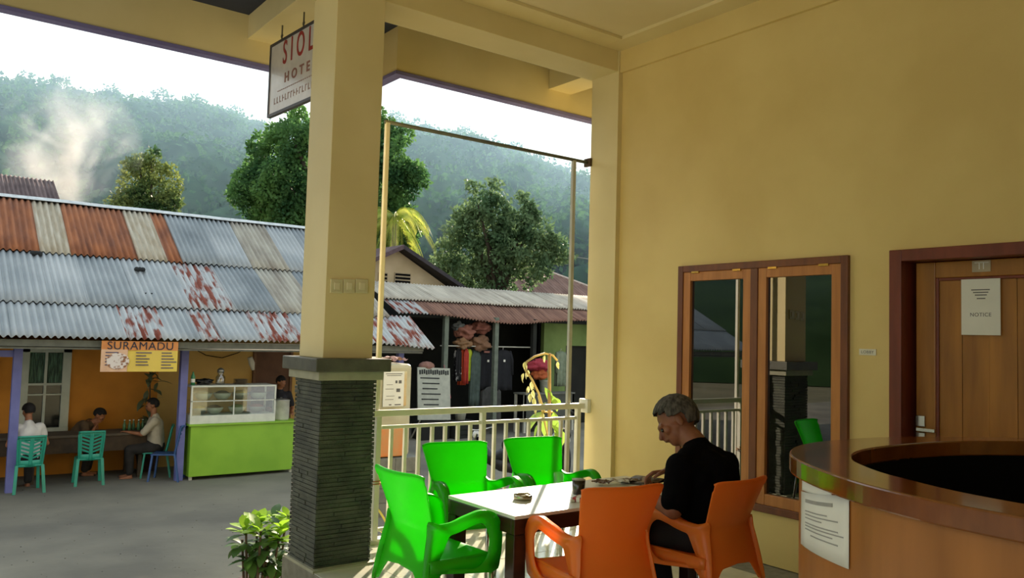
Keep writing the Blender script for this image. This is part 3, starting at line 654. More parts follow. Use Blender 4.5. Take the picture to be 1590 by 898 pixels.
# --- the man in black at the table (world coordinates, seated on the right orange chair)
def man():
    t = thing('person', 'grey-haired man in a black T-shirt and trousers eating with bowed head at the table', 'person', (3.24, 2.73, 0))
    V = Vector; B0 = V(t.location)
    hip = V((3.27, 2.70, .585)); bel = V((3.27, 2.685, .69)); chest = V((3.265, 2.70, .83)); nk = V((3.282, 2.775, .985))
    sR = V((3.432, 2.705, .875)); sL = V((3.085, 2.695, .888))
    hc = V((3.255, 2.875, 1.085)); f = V((-.70, .50, -.50))
    E_, C_, P, R_ = head_parts(hc, f, (.1, .35, 1), 1.06)
    elL = V((3.0, 2.66, .70)); wL = V((3.02, 2.87, .74)); elR = V((3.49, 2.84, .74)); wR = V((3.385, 3.04, .80))
    kL = V((3.07, 3.08, .525)); kR = V((3.33, 3.11, .525)); fL = V((3.04, 3.0, .08)); fR = V((3.36, 3.04, .08))
    caps = [(hip, .12, bel, .11), (bel, .115, chest, .12), (chest, .10, nk, .062), (nk, .062, hc + V((.012, -.03, -.04)), .060), (sR, .05, chest, .09), (sL, .05, chest, .09),
            (sL, .052, elL, .042), (elL, .043, wL, .028), (sR, .052, elR, .042), (elR, .042, wR, .028),
            (hip + V((-.08, 0, -.02)), .085, kL, .056), (kL, .052, fL, .036), (hip + V((.08, 0, -.02)), .085, kR, .056), (kR, .052, fR, .036),
            (fL + V((0, -.03, -.03)), .036, fL + V((-.01, .13, -.045)), .025), (fR + V((0, -.03, -.03)), .036, fR + V((.02, .13, -.045)), .025)]
    caps += hand_caps(wR, V((-.55, .65, -.15)), V((.1, .2, 1)), -1, 1.0, .75) + hand_caps(wL, V((.1, 1, -.1)), V((-.2, 0, 1)), 1, 1.0, .5)
    caps = [(V(a) - B0, ra, V(b) - B0, rb) for a, ra, b, rb in caps]; C2 = [(a - B0, ra, b - B0, rb) for a, ra, b, rb in C_]; E2 = [(e[0] - B0, e[1], e[2]) for e in E_]
    union_mesh('body', caps + C2, E2, .0055, skin_m, t, 4)
    def sh(L): return [(V(a) - B0, ra, V(b) - B0, rb) for a, ra, b, rb in L]
    shirt = [(hip + V((0, .01, .0)), .135, bel, .142), (bel, .148, chest, .142), (bel + V((.06, 0, 0)), .12, chest + V((.08, -.01, .0)), .105), (bel + V((-.06, 0, 0)), .12, chest + V((-.08, .0, .0)), .105),
             (chest, .130, nk + V((0, -.015, -.03)), .074), (nk + V((.01, -.03, -.045)), .068, sR, .066), (nk + V((-.01, -.03, -.045)), .068, sL, .066),
             (sL, .072, sL.lerp(elL, .80), .064), (sR, .074, sR.lerp(elR, .85), .064), (chest + V((.08, -.02, .0)), .11, sR, .074), (chest + V((-.08, -.01, .0)), .11, sL, .072)]
    union_mesh('t_shirt', sh(shirt), [], .009, black_cloth, t, 8, .005, 11)
    tr = [(hip, .125, hip + V((0, .02, .05)), .125), (hip + V((-.08, 0, -.02)), .108, kL, .085), (kL, .083, fL + V((0, 0, .04)), .062), (hip + V((.08, 0, -.02)), .108, kR, .085), (kR, .083, fR + V((0, 0, .04)), .062)]
    union_mesh('trousers', sh(tr), [], .010, mat('black_trousers', '121116', '0c0b10', rough=.9, scale=8), t, 5, .004, 12)
    h = hair_cap('hair', lambda x, y, z: P(x, y, z) - B0, R_, 1.06, hair_grey, t, grow=1.12)
    mb = MB()
    for q in (-1, 1): mb.sph(P(q * .031, .084, -.008) - B0, .0105, 12)
    mb.build('eyes', mat('eye_white_dark', '3a2c26', '1a1412', rough=.2, scale=90), t, smooth=True)
    mb = MB()
    for F in (fL, fR): mb.box(F + V((0, .05, -.069)) - B0, (.095, .27, .018))
    mb.build('sandals', mat('sandal', '3a3430', '2c2824', rough=.8), t, bevel=.004)
man()

# ================================================================== HANGING HOTEL SIGN
sg = thing('hanging_sign', 'white rectangular hotel sign hanging from the cantilever beam left of the pillar', 'sign', (2.32, 5.85, 3.19))
sg.rotation_euler = (0, 0, 0)
yA, yB = 6.33, 5.42; xA, xB = 2.30, 2.36
def sgp(y): return xA + (xB - xA) * (yA - y) / (yA - yB)
ydir = Vector((xB - xA, yB - yA, 0)).normalized(); nrm = Vector((ydir.y, -ydir.x, 0)) 
if nrm.x > 0: nrm = -nrm
midp = Vector((sgp(5.875), 5.875, 3.485)); Fm = frame_at(midp, ydir, (0, 0, 1))
mb = MB(); mb.box((0, 0, 0), (.92, .56, .02), M=Fm); mb.build('sign_panel', mat('sign_white', 'cfc8bc', 'bfb8ac', rough=.3, coat=.3), sg, world=True)
mb = MB()
for c, d in (((0, .285, 0), (.95, .022, .032)), ((0, -.285, 0), (.95, .022, .032)), ((-.465, 0, 0), (.022, .55, .032)), ((.465, 0, 0), (.022, .55, .032))): mb.box(c, d, M=Fm)
mb.build('sign_frame', mat('sign_frame_dark', '3c3a3c', '302e30', rough=.5), sg, world=True)
sgn = 1 if (Fm.to_3x3() @ Vector((0, 0, 1))).x < 0 else -1
red_ink = mat('sign_red', 'a03024', '8c281e', rough=.6); brown_ink = mat('sign_brown', '9a6a58', '8a5c4c', rough=.6)
def stext(s_, size, x, y, m, sx_=1):
    Mx = Fm @ Matrix.Translation((x, y, sgn * .0115))
    return text_obj(s_, size, Mx, m, sg, sx_=sx_, bold=.004)
stext('S I O L', .265, .015, .165, red_ink, .62); stext('H O T E L', .105, .065, -.035, brown_ink, 1.08)
mb = MB()
rs = random.Random(2)
for k in range(16):
    x_ = -.36 + .048 * k; mb.box((x_, -.185, sgn * .0108), (.008, .05, .002), M=Fm); mb.box((x_ + .012, -.185 + .02 * rs.choice((-1, 0, 1)), sgn * .0108), (.024, .009, .002), M=Fm); 
for k in range(20): mb.box((-.30 + .033 * k, -.115, sgn * .0108), (.02, .008, .002), M=Fm)
mb.build('print', mat('sign_faint', 'a88c80', '9c8074', rough=.6), sg, world=True)['kind'] = 'stuff'
for yy in (6.17, 5.80):
    mb = MB(); mb.cyl((sgp(yy), yy, 3.79), (sgp(yy), yy, 3.902), .006); mb.tube([(sgp(yy) + .0, yy + .016 * math.cos(a), 3.815 + .016 * math.sin(a)) for a in np.linspace(0, 6.2, 10)], .004, 5)
    mb.build('hook', mat('hook_iron', '55503c', '48442f', rough=.6), sg, world=True)

# ================================================================== STREET
street_m = mat('street_asphalt', '827f70', '66645a', rough=.95, scale=.55, bump=.5, bscale=9, contrast=(.38, .62), detail=9)
def street_z(x, y):
    z = G
    z += .02 * noise.noise(Vector((x * .5, y * .8, 0))) + .008 * noise.noise(Vector((x * 2.5, y * 3.5, 3)))
    if y > 13.2: z += min(.03, (y - 13.2) * .03)
    return z
mb = MB(); mb.grid(lambda u, v: Vector((-25 + 60 * u, 4.3 + 17 * v, street_z(-25 + 60 * u, 4.3 + 17 * v))), 200, 110)
struct(mb.build('ground', street_m, smooth=True), label='worn grey asphalt street between the porch and the eatery', cat='street')
gm = mat('earth_ground', '6e6a4e', '565438', rough=.95, scale=.3)
MBg = MB(); MBg.grid(lambda u, v: Vector((-70 + 160 * u, 21.3 + 40 * v, G - .05 + .0 * u)), 10, 6); struct(MBg.build('ground_earth', gm), label='bare earth ground behind the shops', cat='ground')
mb = MB()
rs = random.Random(3)
for k in range(130):
    px = rs.uniform(-40, 440); py = rs.uniform(765, 898); p = onz(px, py, G); r = rs.uniform(.003, .010)
    mb.sph((p[0], p[1], street_z(p[0], p[1]) + r * .2), (r, r * .8, r * .5), 6)
tag(mb.build('pebbles', mat('pebble', '6e6a60', '55524a', rough=.9)), 'loose pebbles scattered over the worn street', 'pebbles', kind='stuff')

# ================================================================== CORRUGATED SHEETS
galv = mat('galvanised_sheet', 'aeb4b4', '868f92', rough=.6, metal=.2, scale=1.2, stretch=(1, .4, 1), contrast=(.3, .7))
galvs = [galv, mat('galvanised_sheet_dull', '98a0a2', '747e82', rough=.65, metal=.15, scale=1.2, stretch=(1, .4, 1)), mat('galvanised_sheet_warm', 'a8a698', '827c70', rough=.7, metal=.1, scale=1.6, stretch=(3, .4, 1))]
rust = mat('rusty_sheet', 'a06640', '704530', rough=.85, scale=2.2, stretch=(3, .5, 1), contrast=(.3, .7))
pale = mat('pale_rust_sheet', 'b3ae9c', '9b9078', rough=.7, scale=3, stretch=(4, .4, 1))
mixr = mat('rust_streaked_sheet', 'aab0b0', '7a3a26', rough=.75, scale=2.6, stretch=(5, .8, 1), contrast=(.46, .58))
brownr = mat('brown_rust_sheet', '8c6a58', '684a3e', rough=.85, scale=2.0, stretch=(4, .4, 1))
greyr = mat('pale_grey_sheet', 'bdb8a8', '9c9688', rough=.7, scale=1.6, stretch=(3, .5, 1))
def sheet_roof(parent, name, x0, x1, y0, z0, y1, z1, m, amp=.024, pitch=.1, lift=0, zf=None, rag=0, seg=4, skew=0):
    n = max(4, int(round((x1 - x0) / pitch * 6))); L = Vector((0, y1 - y0, z1 - z0)); nr = Vector((0, -(z1 - z0), (y1 - y0))).normalized()
    def f(u, v):
        x = x0 + (x1 - x0) * u; h = amp * math.sin(2 * PI * x / pitch) + lift; e = (1 - v) * rag * noise.noise(Vector((x * .9, 1.7, 0)))
        p = Vector((x + skew * v, y0 + (y1 - y0) * v - e, z0 + (z1 - z0) * v)) + nr * h
        if zf: p.z += zf(x, v)
        return p
    o = MB().grid(f, n, seg, .004).build(name, m, parent, smooth=True, world=True); return o

# ---------------- the eatery on the left
wb = thing('eatery_building', 'long low eatery with rusty corrugated roof and orange front wall', 'building', (2, 16, G))
Yv = [13.8, 14.85, 16.5, 18.2]; Zv = [1.30, 1.85, 2.76, 3.9]
edges_up = [-9, -8.2, -7.4, -6.6, -5.8, -5, -4.2, -3.4, -2.6, -1.8, -1.0, -.2, .6, 1.28, 1.95, 2.5, 3.06, 3.62, 4.08, 4.42, 5.1, 5.8, 6.5, 7.2, 7.8, 8.42]
m_up = {12: rust, 13: rust, 14: pale, 15: rust, 16: rust, 17: pale, 18: rust}
for i in range(len(edges_up) - 1):
    a, b = edges_up[i], edges_up[i + 1]
    sheet_roof(wb, 'roof_sheet', a - .03, b + .03, Yv[2] - .1, Zv[2] - .03, Yv[3], Zv[3], m_up.get(i, galvs[(0, 1, 0, 2, 0, 1)[i % 6]] if i > 10 else rust), lift=.020 + .005 * (i % 2), rag=.03)
edges_mid = [-9] + [-9 + .82 * k for k in range(1, 21)] + [8.0]
for i in range(len(edges_mid) - 1):
    a, b = edges_mid[i], edges_mid[i + 1]
    sheet_roof(wb, 'roof_sheet', a - .03, b + .03, Yv[1] - .1, Zv[1] - .03, Yv[2], Zv[2], mixr if i == 16 else galvs[(0, 0, 1, 0)[i % 4] if i < 17 else (2, 1)[i % 2]], lift=.010 + .004 * (i % 2), rag=.03)
edges_lo = [-9 + .8 * k for k in range(0, 14)] + [2.2, 2.95, 3.5, 4.05, 4.42, 5.1, 5.8, 6.5, 7.1, 7.8, 8.5]
m_lo = {15: mixr, 16: pale, 17: galv, 18: mixr, 21: mixr, 22: mixr, 23: pale, 24: mixr}
edges_lo = [e for e in edges_lo]; 
for i in range(len(edges_lo) - 1):
    a, b = edges_lo[i], edges_lo[i + 1]; mm = galv
    if a >= 2.9 and a < 3.5 or 4.0 < a < 4.4: mm = mixr
    if 3.4 < a < 4.0: mm = mixr if abs(a - 4.05) < .1 else galv
    if a > 5.0 and a < 5.7 or a > 6.9: mm = mixr
    zf = (lambda x, v: -.08 * max(0, x - 7.4) * (1 - v)) if a > 6.9 else None
    sheet_roof(wb, 'roof_sheet', a - .03, b + .03, Yv[0], Zv[0], Yv[1], Zv[1], mm, lift=.004 * (i % 2), rag=.02, zf=zf)
sheet_roof(wb, 'roof_back', -9, 8.4, 21.5, 2.0, 18.2, 3.9, galv, seg=1, pitch=.3, amp=.02)
mb = MB(); mb.grid(lambda u, v: Vector((-9 + 17.45 * u, 18.2 + (v - .5) * .34, 3.955 - abs(v - .5) * .16 + .012 * noise.noise(Vector((u * 22, 0, 0))))), 60, 6, .004)
mb.build('ridge_cap', mat('ridge_cap_pale', 'c6cccb', 'aab2b2', rough=.5, metal=.2), wb, smooth=True, world=True)
# dark weights lying on the sheets
for (px, py, yy, zz, nm) in ((56, 396, 16.32, 2.68, 'left'), (217, 421, 15.95, 2.47, 'middle'), (232, 461, 15.25, 2.09, 'right')):
    p = ony(px, py, yy); st_ = MB()
    for k in range(3): st_.sph((p[0] + (k - 1) * .05, yy, p[2] + .03), (.05, .05, .045), 8)
    tag(st_.build('roof_patch', mat('black_sealing', '24282a', '1a1e20', rough=.9)), 'small black sealing lump on the grey roof sheets, %s one' % {'left': 'far left', 'middle': 'upper right', 'right': 'lower right'}[nm], 'patch', 'black lumps on the eatery roof')
orange_wall = mat('orange_wall', 'c88428', 'b0721c', rough=.8, scale=1.5, bump=.1); yel_wall = mat('old_yellow_wall', 'c8a45c', 'b4904c', rough=.85, scale=1.2, contrast=(.3, .7))
MB().bb(-9, 3.95, 16.0, 16.15, G, 1.5).build('orange_wall', orange_wall, wb, world=True)
MB().bb(3.95, 8.3, 16.0, 16.15, G, 1.5).build('yellow_wall', yel_wall, wb, world=True)
mb = MB(); mb.bb(8.2, 8.3, 16.0, 21, G, 2.0); mb.bb(-9, 8.3, 21, 21.1, G, 2); mb.build('side_wall', mat('dark_boards', '3a3630', '2c2a26', rough=.9), wb, world=True)
MB().bb(-9, 8.35, 13.95, 16.0, 1.12, 1.15).build('porch_ceiling', mat('grey_board', '6f7268', '62655c', rough=.9), wb, world=True)
MB().bb(-9, 8.35, 13.92, 13.98, 1.16, 1.26).build('eaves_board', mat('grey_board', '6f7268'), wb, world=True)
lil = mat('lilac_post', '7276b0', '6468a0', rough=.7, scale=4)
for x, y in ((1.54, 14.5), (3.97, 14.45), (-1.6, 14.5), (-4.9, 14.5), (8.1, 14.4)):
    MB().bb(x - .06, x + .06, y - .06, y + .06, G, 1.12).build('post', lil, wb, bevel=.004, world=True)
MB().bb(-1.6, 1.54, 14.47, 14.53, .98, 1.08).build('post_beam', lil, wb, world=True)
# windows of the eatery
wfm = mat('old_white_frame', 'b9c0b4', 'a8b0a4', rough=.7, scale=4); dglass = glass_mat('dark_pane', (.05, .06, .06, 1), .12)
def ewin(x0, x1, z0, z1):
    mb = MB(); t = .13; yb = 15.93
    mb.bb(x0, x0 + t, yb, 16.0, z0, z1); mb.bb(x1 - t, x1, yb, 16.0, z0, z1); mb.bb(x0, x1, yb, 16.0, z1 - .06, z1); mb.bb(x0, x1, yb - .03, 16.0, z0 - .02, z0 + .07)
    o = mb.build('window', wfm, wb, bevel=.003, world=True)
    mb = MB(); xm = (x0 + x1) / 2; zm = z0 + (z1 - z0) * .56
    mb.bb(xm - .02, xm + .02, yb + .01, 15.99, z0 + .07, z1 - .06); mb.bb(x0 + t, x1 - t, yb + .012, 15.985, zm, zm + .035); mb.bb(x0 + t, x1 - t, yb + .012, 15.985, zm - .17, zm - .145)
    mb.build('glazing_bars', wfm, o)
    for a, b in ((x0 + t, xm - .02), (xm + .02, x1 - t)):
        MB().bb(a, b, 15.985, 15.99, z0 + .07, z1 - .06).build('pane', mat('pane_backing', '14181a', '0e1214', rough=.1), o)
        mb = MB(); mb.grid(lambda u, v, a=a, b=b: Vector((a + (b - a) * u, 15.978 + .006 * math.sin(u * 30), zm + .04 + (z1 - .07 - zm - .04) * v)), 20, 1, .002)
        mb.build('curtain', mat('green_curtain', '5a7a64', '33443a', rough=.9, scale=25, stretch=(3, 1, .2), contrast=(.42, .58)), o)
ewin(1.74, 2.50, -.34, 1.07); ewin(.55, 1.42, -.34, 1.07); ewin(-1.8, -.9, -.34, 1.07); ewin(-6, -5, -.34, 1.07)
p0 = ony(397, 545, 16); p1 = ony(450, 545, 16)
mb = MB(); mb.bb(p0[0], p1[0], 15.96, 16, G, 1.08); dd = mb.build('door', mat('brown_door', '6a4a34', '563a28', rough=.8, scale=3), wb, world=True)
mb = MB(); framebox(mb, 0, 1, 0, 1, .1, 0, 1)
mb.b.free()
mb = MB(); mb.bb(p0[0] - .05, p0[0], 15.93, 16, G, 1.12); mb.bb(p1[0], p1[0] + .05, 15.93, 16, G, 1.12); mb.bb(p0[0] - .05, p1[0] + .05, 15.93, 16, 1.08, 1.13); mb.build('door_casing', mat('door_casing', '7a5a40', '664a34', rough=.8), dd)
MB().tube([ony(x, y, 15.95) for x, y in ((300, 541), (320, 552), (345, 556), (370, 548), (390, 536))], .008, 5).build('cable', black_m, wb, world=True)
t = tag(MB().tube([ony(388, 555, 15.6), ony(391, 565, 15.6), ony(393, 575, 15.6)], [.05, .06, .03], 8).build('hanging_towel', mat('towel_white', 'd8d4c4', 'c8c4b4', rough=.9), smooth=True), 'small white cloth hanging in front of the yellow wall by the brown door', 'cloth')
# banner
bn = thing('banner', 'yellow and orange eatery banner hanging under the roof edge', 'banner', (3.17, 13.99, .77))
bx0, bx1, bz0, bz1 = 2.57, 3.70, .785, 1.262
def ban(u, v): return Vector((bx0 + (bx1 - bx0) * u, 13.86 + .008 * math.sin(u * 6), bz0 + (bz1 - bz0) * v))
MB().grid(ban, 14, 4, .004).build('banner_cloth', mat('banner_yellow', 'e2cc4c', 'd8bc58', rough=.6, scale=1), bn, world=True)
MB().bb(bx0, bx1, 13.848, 13.854, 1.12, bz1).build('header_band', mat('banner_orange', 'd88f4c', 'c88248', rough=.6), bn, world=True)
MB().bb(bx0, bx0 + .38, 13.846, 13.852, bz0, 1.13).build('photo_field', mat('banner_pink', 'dcb694', 'd0a888', rough=.6), bn, world=True)
FB = frame_at((3.17, 13.842, 1.178), (1, 0, 0), (0, 0, 1))
FB = frame_at((3.14, 13.842, 1.185), (1, 0, 0), (0, 0, 1))
text_obj('SURAMADU', .175, FB, mat('banner_navy', '1c2a3c', '162234', rough=.6), bn, ext=.002, bold=0, sx_=1.0)
mb = MB(); mb.lathe([(.0, 0), (.15, 0), (.15, .004), (0, .004)], (0, 0, 0), 24); bmesh.ops.transform(mb.b, verts=mb.b.verts, matrix=Matrix.Translation((2.81, 13.842, .95)) @ Matrix.Rotation(PI / 2, 4, 'X') @ Matrix.Diagonal((1.1, .85, 1, 1)))
mb.build('dish_picture', mat('dish_picture', 'd8d0c8', '8a5a3a', rough=.6, scale=22, contrast=(.5, .6)), bn, world=True)
mb = MB()
for c, (xa, n) in enumerate(((2.63, 5), (3.07, 5), (3.45, 6))):
    for k in range(n):
        w_ = random.uniform(.14, .24); mb.bb(xa, xa + w_, 13.840, 13.843, 1.075 - k * .048, 1.09 - k * .048)
mb.build('menu_lines', mat('menu_ink', '4a4a6a', '3c3c58', rough=.7), bn, world=True)['kind'] = 'stuff'
# green counter, glass case
cg = thing('stall_counter', 'lime green painted stall counter of the eatery', 'counter', (5.0, 14.6, G))
cgm = mat('lime_paint', '8cbc34', '7eae2c', rough=.5, scale=2)
MB().bb(4.10, 5.95, 14.32, 14.9, G + .09, -.16).build('counter_body', cgm, cg, bevel=.006, world=True)
for x in (4.14, 5.9):
    for y in (14.37, 14.85): MB().bb(x - .025, x + .025, y - .025, y + .025, G, G + .09).build('leg', mat('pale_leg', 'b9b9a4', 'aaa'.replace('aaa', 'a8a896'), rough=.6), cg, world=True)
MB().bb(4.06, 6.0, 14.28, 14.94, -.16, -.13).build('counter_edge', cgm, cg, bevel=.004, world=True)
cs = thing('display_case', 'white framed glass food display case on the green counter', 'display case', (4.82, 14.6, -.13))
cx0, cx1, cy0, cy1, cz0, cz1 = 4.08, 5.56, 14.33, 14.85, -.13, .52
wf = mat('white_case_frame', 'd9ddd0', 'ccd0c4', rough=.45)
MB().bb(cx0, cx1, cy0, cy1, cz0, cz0 + .14).build('base_panel', wf, cs, bevel=.004, world=True)
MB().bb(cx0, cx1, cy0, cy1, cz1 - .03, cz1).build('top_board', wf, cs, bevel=.004, world=True)
mb = MB()
for x in (cx0, cx1 - .03):
    for y in (cy0, cy1 - .03): mb.bb(x, x + .03, y, y + .03, cz0 + .14, cz1 - .03)
mb.bb(4.80, 4.82, cy0, cy0 + .02, cz0 + .14, cz1 - .03); mb.bb(cx0, cx1, cy0, cy0 + .02, .245, .26); mb.build('case_frame', wf, cs, world=True)
MB().bb(cx0 + .03, cx1 - .03, cy0 + .02, cy1 - .02, .245, .255).build('glass_shelf', clear, cs, world=True)
MB().bb(cx0 + .03, cx1 - .03, cy0 + .006, cy0 + .010, cz0 + .14, cz1 - .03).build('front_pane', glass_mat('case_glass', (.85, .9, .86, 1), .12), cs, world=True)
bowlm = mat('white_enamel', 'cfd0c4', 'bfc0b4', rough=.3); steel = mat('steel_pot', 'a8a8a0', '8a8a84', rough=.3, metal=.7)
foods = [('yellow', 'c8a848'), ('brown', '6a4426'), ('green', '6c8040'), ('red', '9c4a2a'), ('pale', 'c8b88c'), ('dark', '4a3a24')]
spots = [(4.28, .01, 0), (4.55, .01, 1), (4.95, .01, 2), (5.3, .01, 3), (4.35, .26, 4), (4.68, .26, 5), (5.0, .26, 0), (5.32, .26, 1)]
words = ['lower shelf far left', 'lower shelf left of the middle bar', 'lower shelf right of the middle bar', 'lower shelf far right', 'upper shelf far left', 'upper shelf left of the middle bar', 'upper shelf right of the middle bar', 'upper shelf far right']
for k, (x, z, fk) in enumerate(spots):
    zz = z if z > .1 else .012
    b = thing('food_bowl', 'enamel bowl of %s food in the display case, %s' % (foods[fk][0], words[k]), 'bowl', (x, 14.58, zz), group='food bowls in the display case'); b.scale = (1.25, 1.2, 1.5)
    MB().lathe([(.06, 0), (.10, .03), (.125, .075), (.12, .075), (.09, .03), (0, .012)], seg=18).build('bowl', bowlm if k % 3 else steel, b, smooth=True)
    MB().sph((0, 0, .055), (.105, .105, .05), 12).build('food', mat('food_' + foods[fk][0], foods[fk][1], None, rough=.7, scale=25, bump=.5), b, smooth=True)
pt = thing('cooking_pot', 'tall steel cooking pot at the right end of the green counter', 'pot', (5.76, 14.6, -.13))
MB().lathe([(.15, 0), (.155, .01), (.155, .34), (.165, .345), (.155, .35), (.145, .34), (.145, .02), (0, .02)], seg=24).build('pot_body', mat('bright_aluminium', 'd6d6cc', 'c2c2b8', rough=.45, metal=.15), pt, smooth=True)
MB().lathe([(.166, .35), (.12, .372), (.02, .38), (.02, .40), (0, .402)], seg=24).build('pot_lid', steel, pt, smooth=True)
jr = thing('water_dispenser', 'glass jar dispenser standing on top of the display case', 'jar', (4.64, 14.6, .52))
MB().lathe([(.07, 0), (.08, .02), (.08, .13), (.05, .17), (.05, .2), (.055, .21), (0, .21)], seg=18).build('jar', glass_mat('jar_glass', (.75, .8, .8, 1), .2), jr, smooth=True)
MB().lathe([(.06, .21), (.055, .26), (.02, .29), (0, .29)], seg=18).build('lid', steel, jr, smooth=True)
sb = thing('stacked_plates', 'small stack of plates on the right part of the display case top', 'plates', (5.0, 14.6, .52))
mb = MB()
for k in range(4): mb.lathe([(.06, k * .022), (.13, k * .022 + .02), (.125, k * .022 + .022), (0, k * .022 + .006)], seg=18)
mb.build('plate', mat('plate_dark', '6e6250', '5c5242', rough=.4), sb, smooth=True)
t = thing('black_bag', 'black plastic bag lying on the left part of the display case top', 'bag', (4.36, 14.6, .52)); blob((0, 0, .05), (.15, .1, .05), 3, .5).build('bag', mat('black_plastic', '141414', '0e0e0e', rough=.3, bump=.6, scale=12), t, smooth=True)
bt = thing('green_bottle', 'green and white bottle at the left corner of the display case', 'bottle', (4.13, 14.45, .52)); MB().lathe([(.035, 0), (.035, .15), (.014, .2), (.014, .23), (0, .23)], seg=12).build('bottle', mat('bottle_green', '3c8a5a', '2c7048', rough=.3), bt, smooth=True); MB().lathe([(.036, .05), (.036, .11)], seg=12).build('label', paper_m, bt)
# long table with bottles, bench
lt = thing('long_table', 'long dark covered table on the eatery porch', 'table', (2.2, 15.35, G))
dkc = mat('dark_table_cloth', '5a5040', '463e32', rough=.8, scale=3)
MB().bb(.2, 3.62, 15.05, 15.72, -.35, -.31).build('tabletop', dkc, lt, bevel=.003, world=True)
MB().bb(.22, 3.60, 15.07, 15.09, -.60, -.35).build('cloth_skirt', mat('skirt_brown', '4a3c2c', '3a3024', rough=.9), lt, world=True)
for x in (.3, 1.9, 3.5):
    for y in (15.12, 15.66): MB().bb(x - .03, x + .03, y - .03, y + .03, G, -.35).build('leg', dkc, lt, world=True)
bh = thing('bench', 'dark wooden bench under the long table', 'bench', (2.2, 15.75, G)); MB().bb(.3, 3.6, 15.74, 15.94, -.68, -.64).build('seat_board', dkc, bh, world=True)
for x in (.45, 3.45): MB().bb(x - .03, x + .03, 15.78, 15.92, G, -.68).build('leg', dkc, bh, world=True)
gb = mat('soda_green', '4a7a50', '3a6640', rough=.2)
proto = None
for k, (px) in enumerate((193, 200, 207, 214, 221)):
    p = ony(px, 664, 15.45)
    if proto is None:
        proto = thing('soda_bottle', 'green glass bottle on the long table, leftmost of the row of five', 'bottle', (p[0], 15.45, -.31), group='green bottles on the long table')
        MB().lathe([(.025, 0), (.028, .01), (.028, .09), (.012, .135), (.011, .17), (0, .17)], seg=12).build('bottle', gb, proto, smooth=True); MB().cyl((0, 0, .165), (0, 0, .18), .013, seg=10).build('cap', paper_m, proto)
    else: dup(proto, (p[0], 15.45 - .05 * (k % 2), -.31), 0, 'green glass bottle on the long table, %s of the row of five' % ['', 'second', 'middle', 'fourth', 'rightmost'][k])
# monobloc chairs
def mono(name, label, m, loc, rz, group):
    t = thing(name, label, 'chair', loc, rz, group)
    MB().grid(lambda u, v: Vector(((u - .5) * .42, -.2 + v * .42, .43 - .015 * math.sin(PI * u) * math.sin(PI * v))), 8, 8, .02).build('seat', m, t, smooth=True)
    def bk(u, v): s = (u - .5) * 2; return Vector((s * (.19 + .03 * v - .03 * max(0, v - .8)), -.2 - .10 * v + .03 * s * s, .40 + .44 * v))
    mb = MB(); P_ = []
    mb.tube([bk(0, v / 10) for v in range(11)] + [bk(u / 10, 1) for u in range(1, 10)] + [bk(1, 1 - v / 10) for v in range(11)], .018, 6); mb.build('back_frame', m, t, smooth=True)
    mb = MB(); mb.grid(lambda u, v: bk(.42 + .16 * u, v), 3, 8, .008); mb.grid(lambda u, v: bk(u, .86 + .14 * v), 8, 2, .008); mb.grid(lambda u, v: bk(u, .22 * v), 8, 2, .008)
    mb.grid(lambda u, v: bk(.12 * u, v), 2, 8, .008); mb.grid(lambda u, v: bk(.88 + .12 * u, v), 2, 8, .008); mb.build('back_panel', m, t, smooth=True)
    for q in (0, 1):
        for k in range(5):
            v0 = .26 + k * .125
            MB().grid(lambda u, v, q=q, v0=v0: bk((.1 + .34 * u) if q == 0 else (.9 - .34 * u), v0 + .06 * v + .10 * (1 - u)), 4, 1, .008).build('slat', m, t)
    for sx_ in (-1, 1):
        MB().grid(lambda u, v, s=sx_: Vector((s * (.20 + .035 * v) - (u - .5) * .05, -.2 - .09 * v, .43 * (1 - v))), 2, 4, .03).build('leg', m, t)
        MB().grid(lambda u, v, s=sx_: Vector((s * (.20 + .03 * v) - (u - .5) * .05, .2 + .05 * v, .42 * (1 - v))), 2, 4, .03).build('leg', m, t)
    return t
teal = mat('teal_plastic', '2c9a84', '24866f', rough=.4, scale=2); bluep = mat('blue_plastic', '35588c', '2c4c7c', rough=.4, scale=2)
gg = 'teal plastic chairs at the eatery table'
m1 = mono('garden_chair', 'empty teal plastic chair with slotted back in front of the orange wall', teal, (2.66, 14.82, G), math.radians(-4), gg); m1.scale = (.86, .92, 1.06)
m2 = dup(m1, (1.76, 14.52, G), math.radians(3), 'teal plastic chair under the person in the white shirt')
m3 = dup(m1, (3.74, 15.05, G), math.radians(75), 'teal plastic chair under the man in the cream shirt')
m4 = mono('garden_chair', 'empty blue plastic chair beside the right lilac post', bluep, (3.80, 14.60, G), math.radians(62), 'blue plastic chair'); m4.scale = (.9, .95, 1.12)
# people at the eatery
seated('person', 'person with dark hair in a white shirt seated with back to us at left', (1.76, 14.56, G), math.radians(5), dict(shirt=mat('white_shirt', 'd4d2cc', 'c4c2bc', rough=.9), pants=mat('dark_trousers', '2a2826', '201e1c', rough=.9), headpitch=.35, headturn=.3, lean=.12, sleeve=.3, lh=Vector((-.15, .36, .82)), rh=Vector((.22, .34, .80))))
seated('person', 'bowed man in a brown shirt eating with his hands at the long table', (2.52, 15.86, G), math.radians(-115), dict(shirt=mat('brown_shirt', '5c4a34', '4c3c2a', rough=.9), pants=mat('dark_trousers', '2a2826'), headpitch=.85, lean=.65, lh=Vector((-.02, .42, .90)), rh=Vector((.10, .42, .84)), seat=.44, knee=(.1, .36), feet=.30))
seated('person', 'man in a short-sleeved cream shirt seated facing left at the long table', (3.74, 15.05, G), math.radians(80), dict(shirt=mat('cream_shirt', 'b4ac96', 'a49c88', rough=.9), pants=mat('dark_trousers', '2a2826'), headpitch=.15, lean=.10, lh=Vector((-.05, .46, .80)), rh=Vector((.2, .40, .72))))
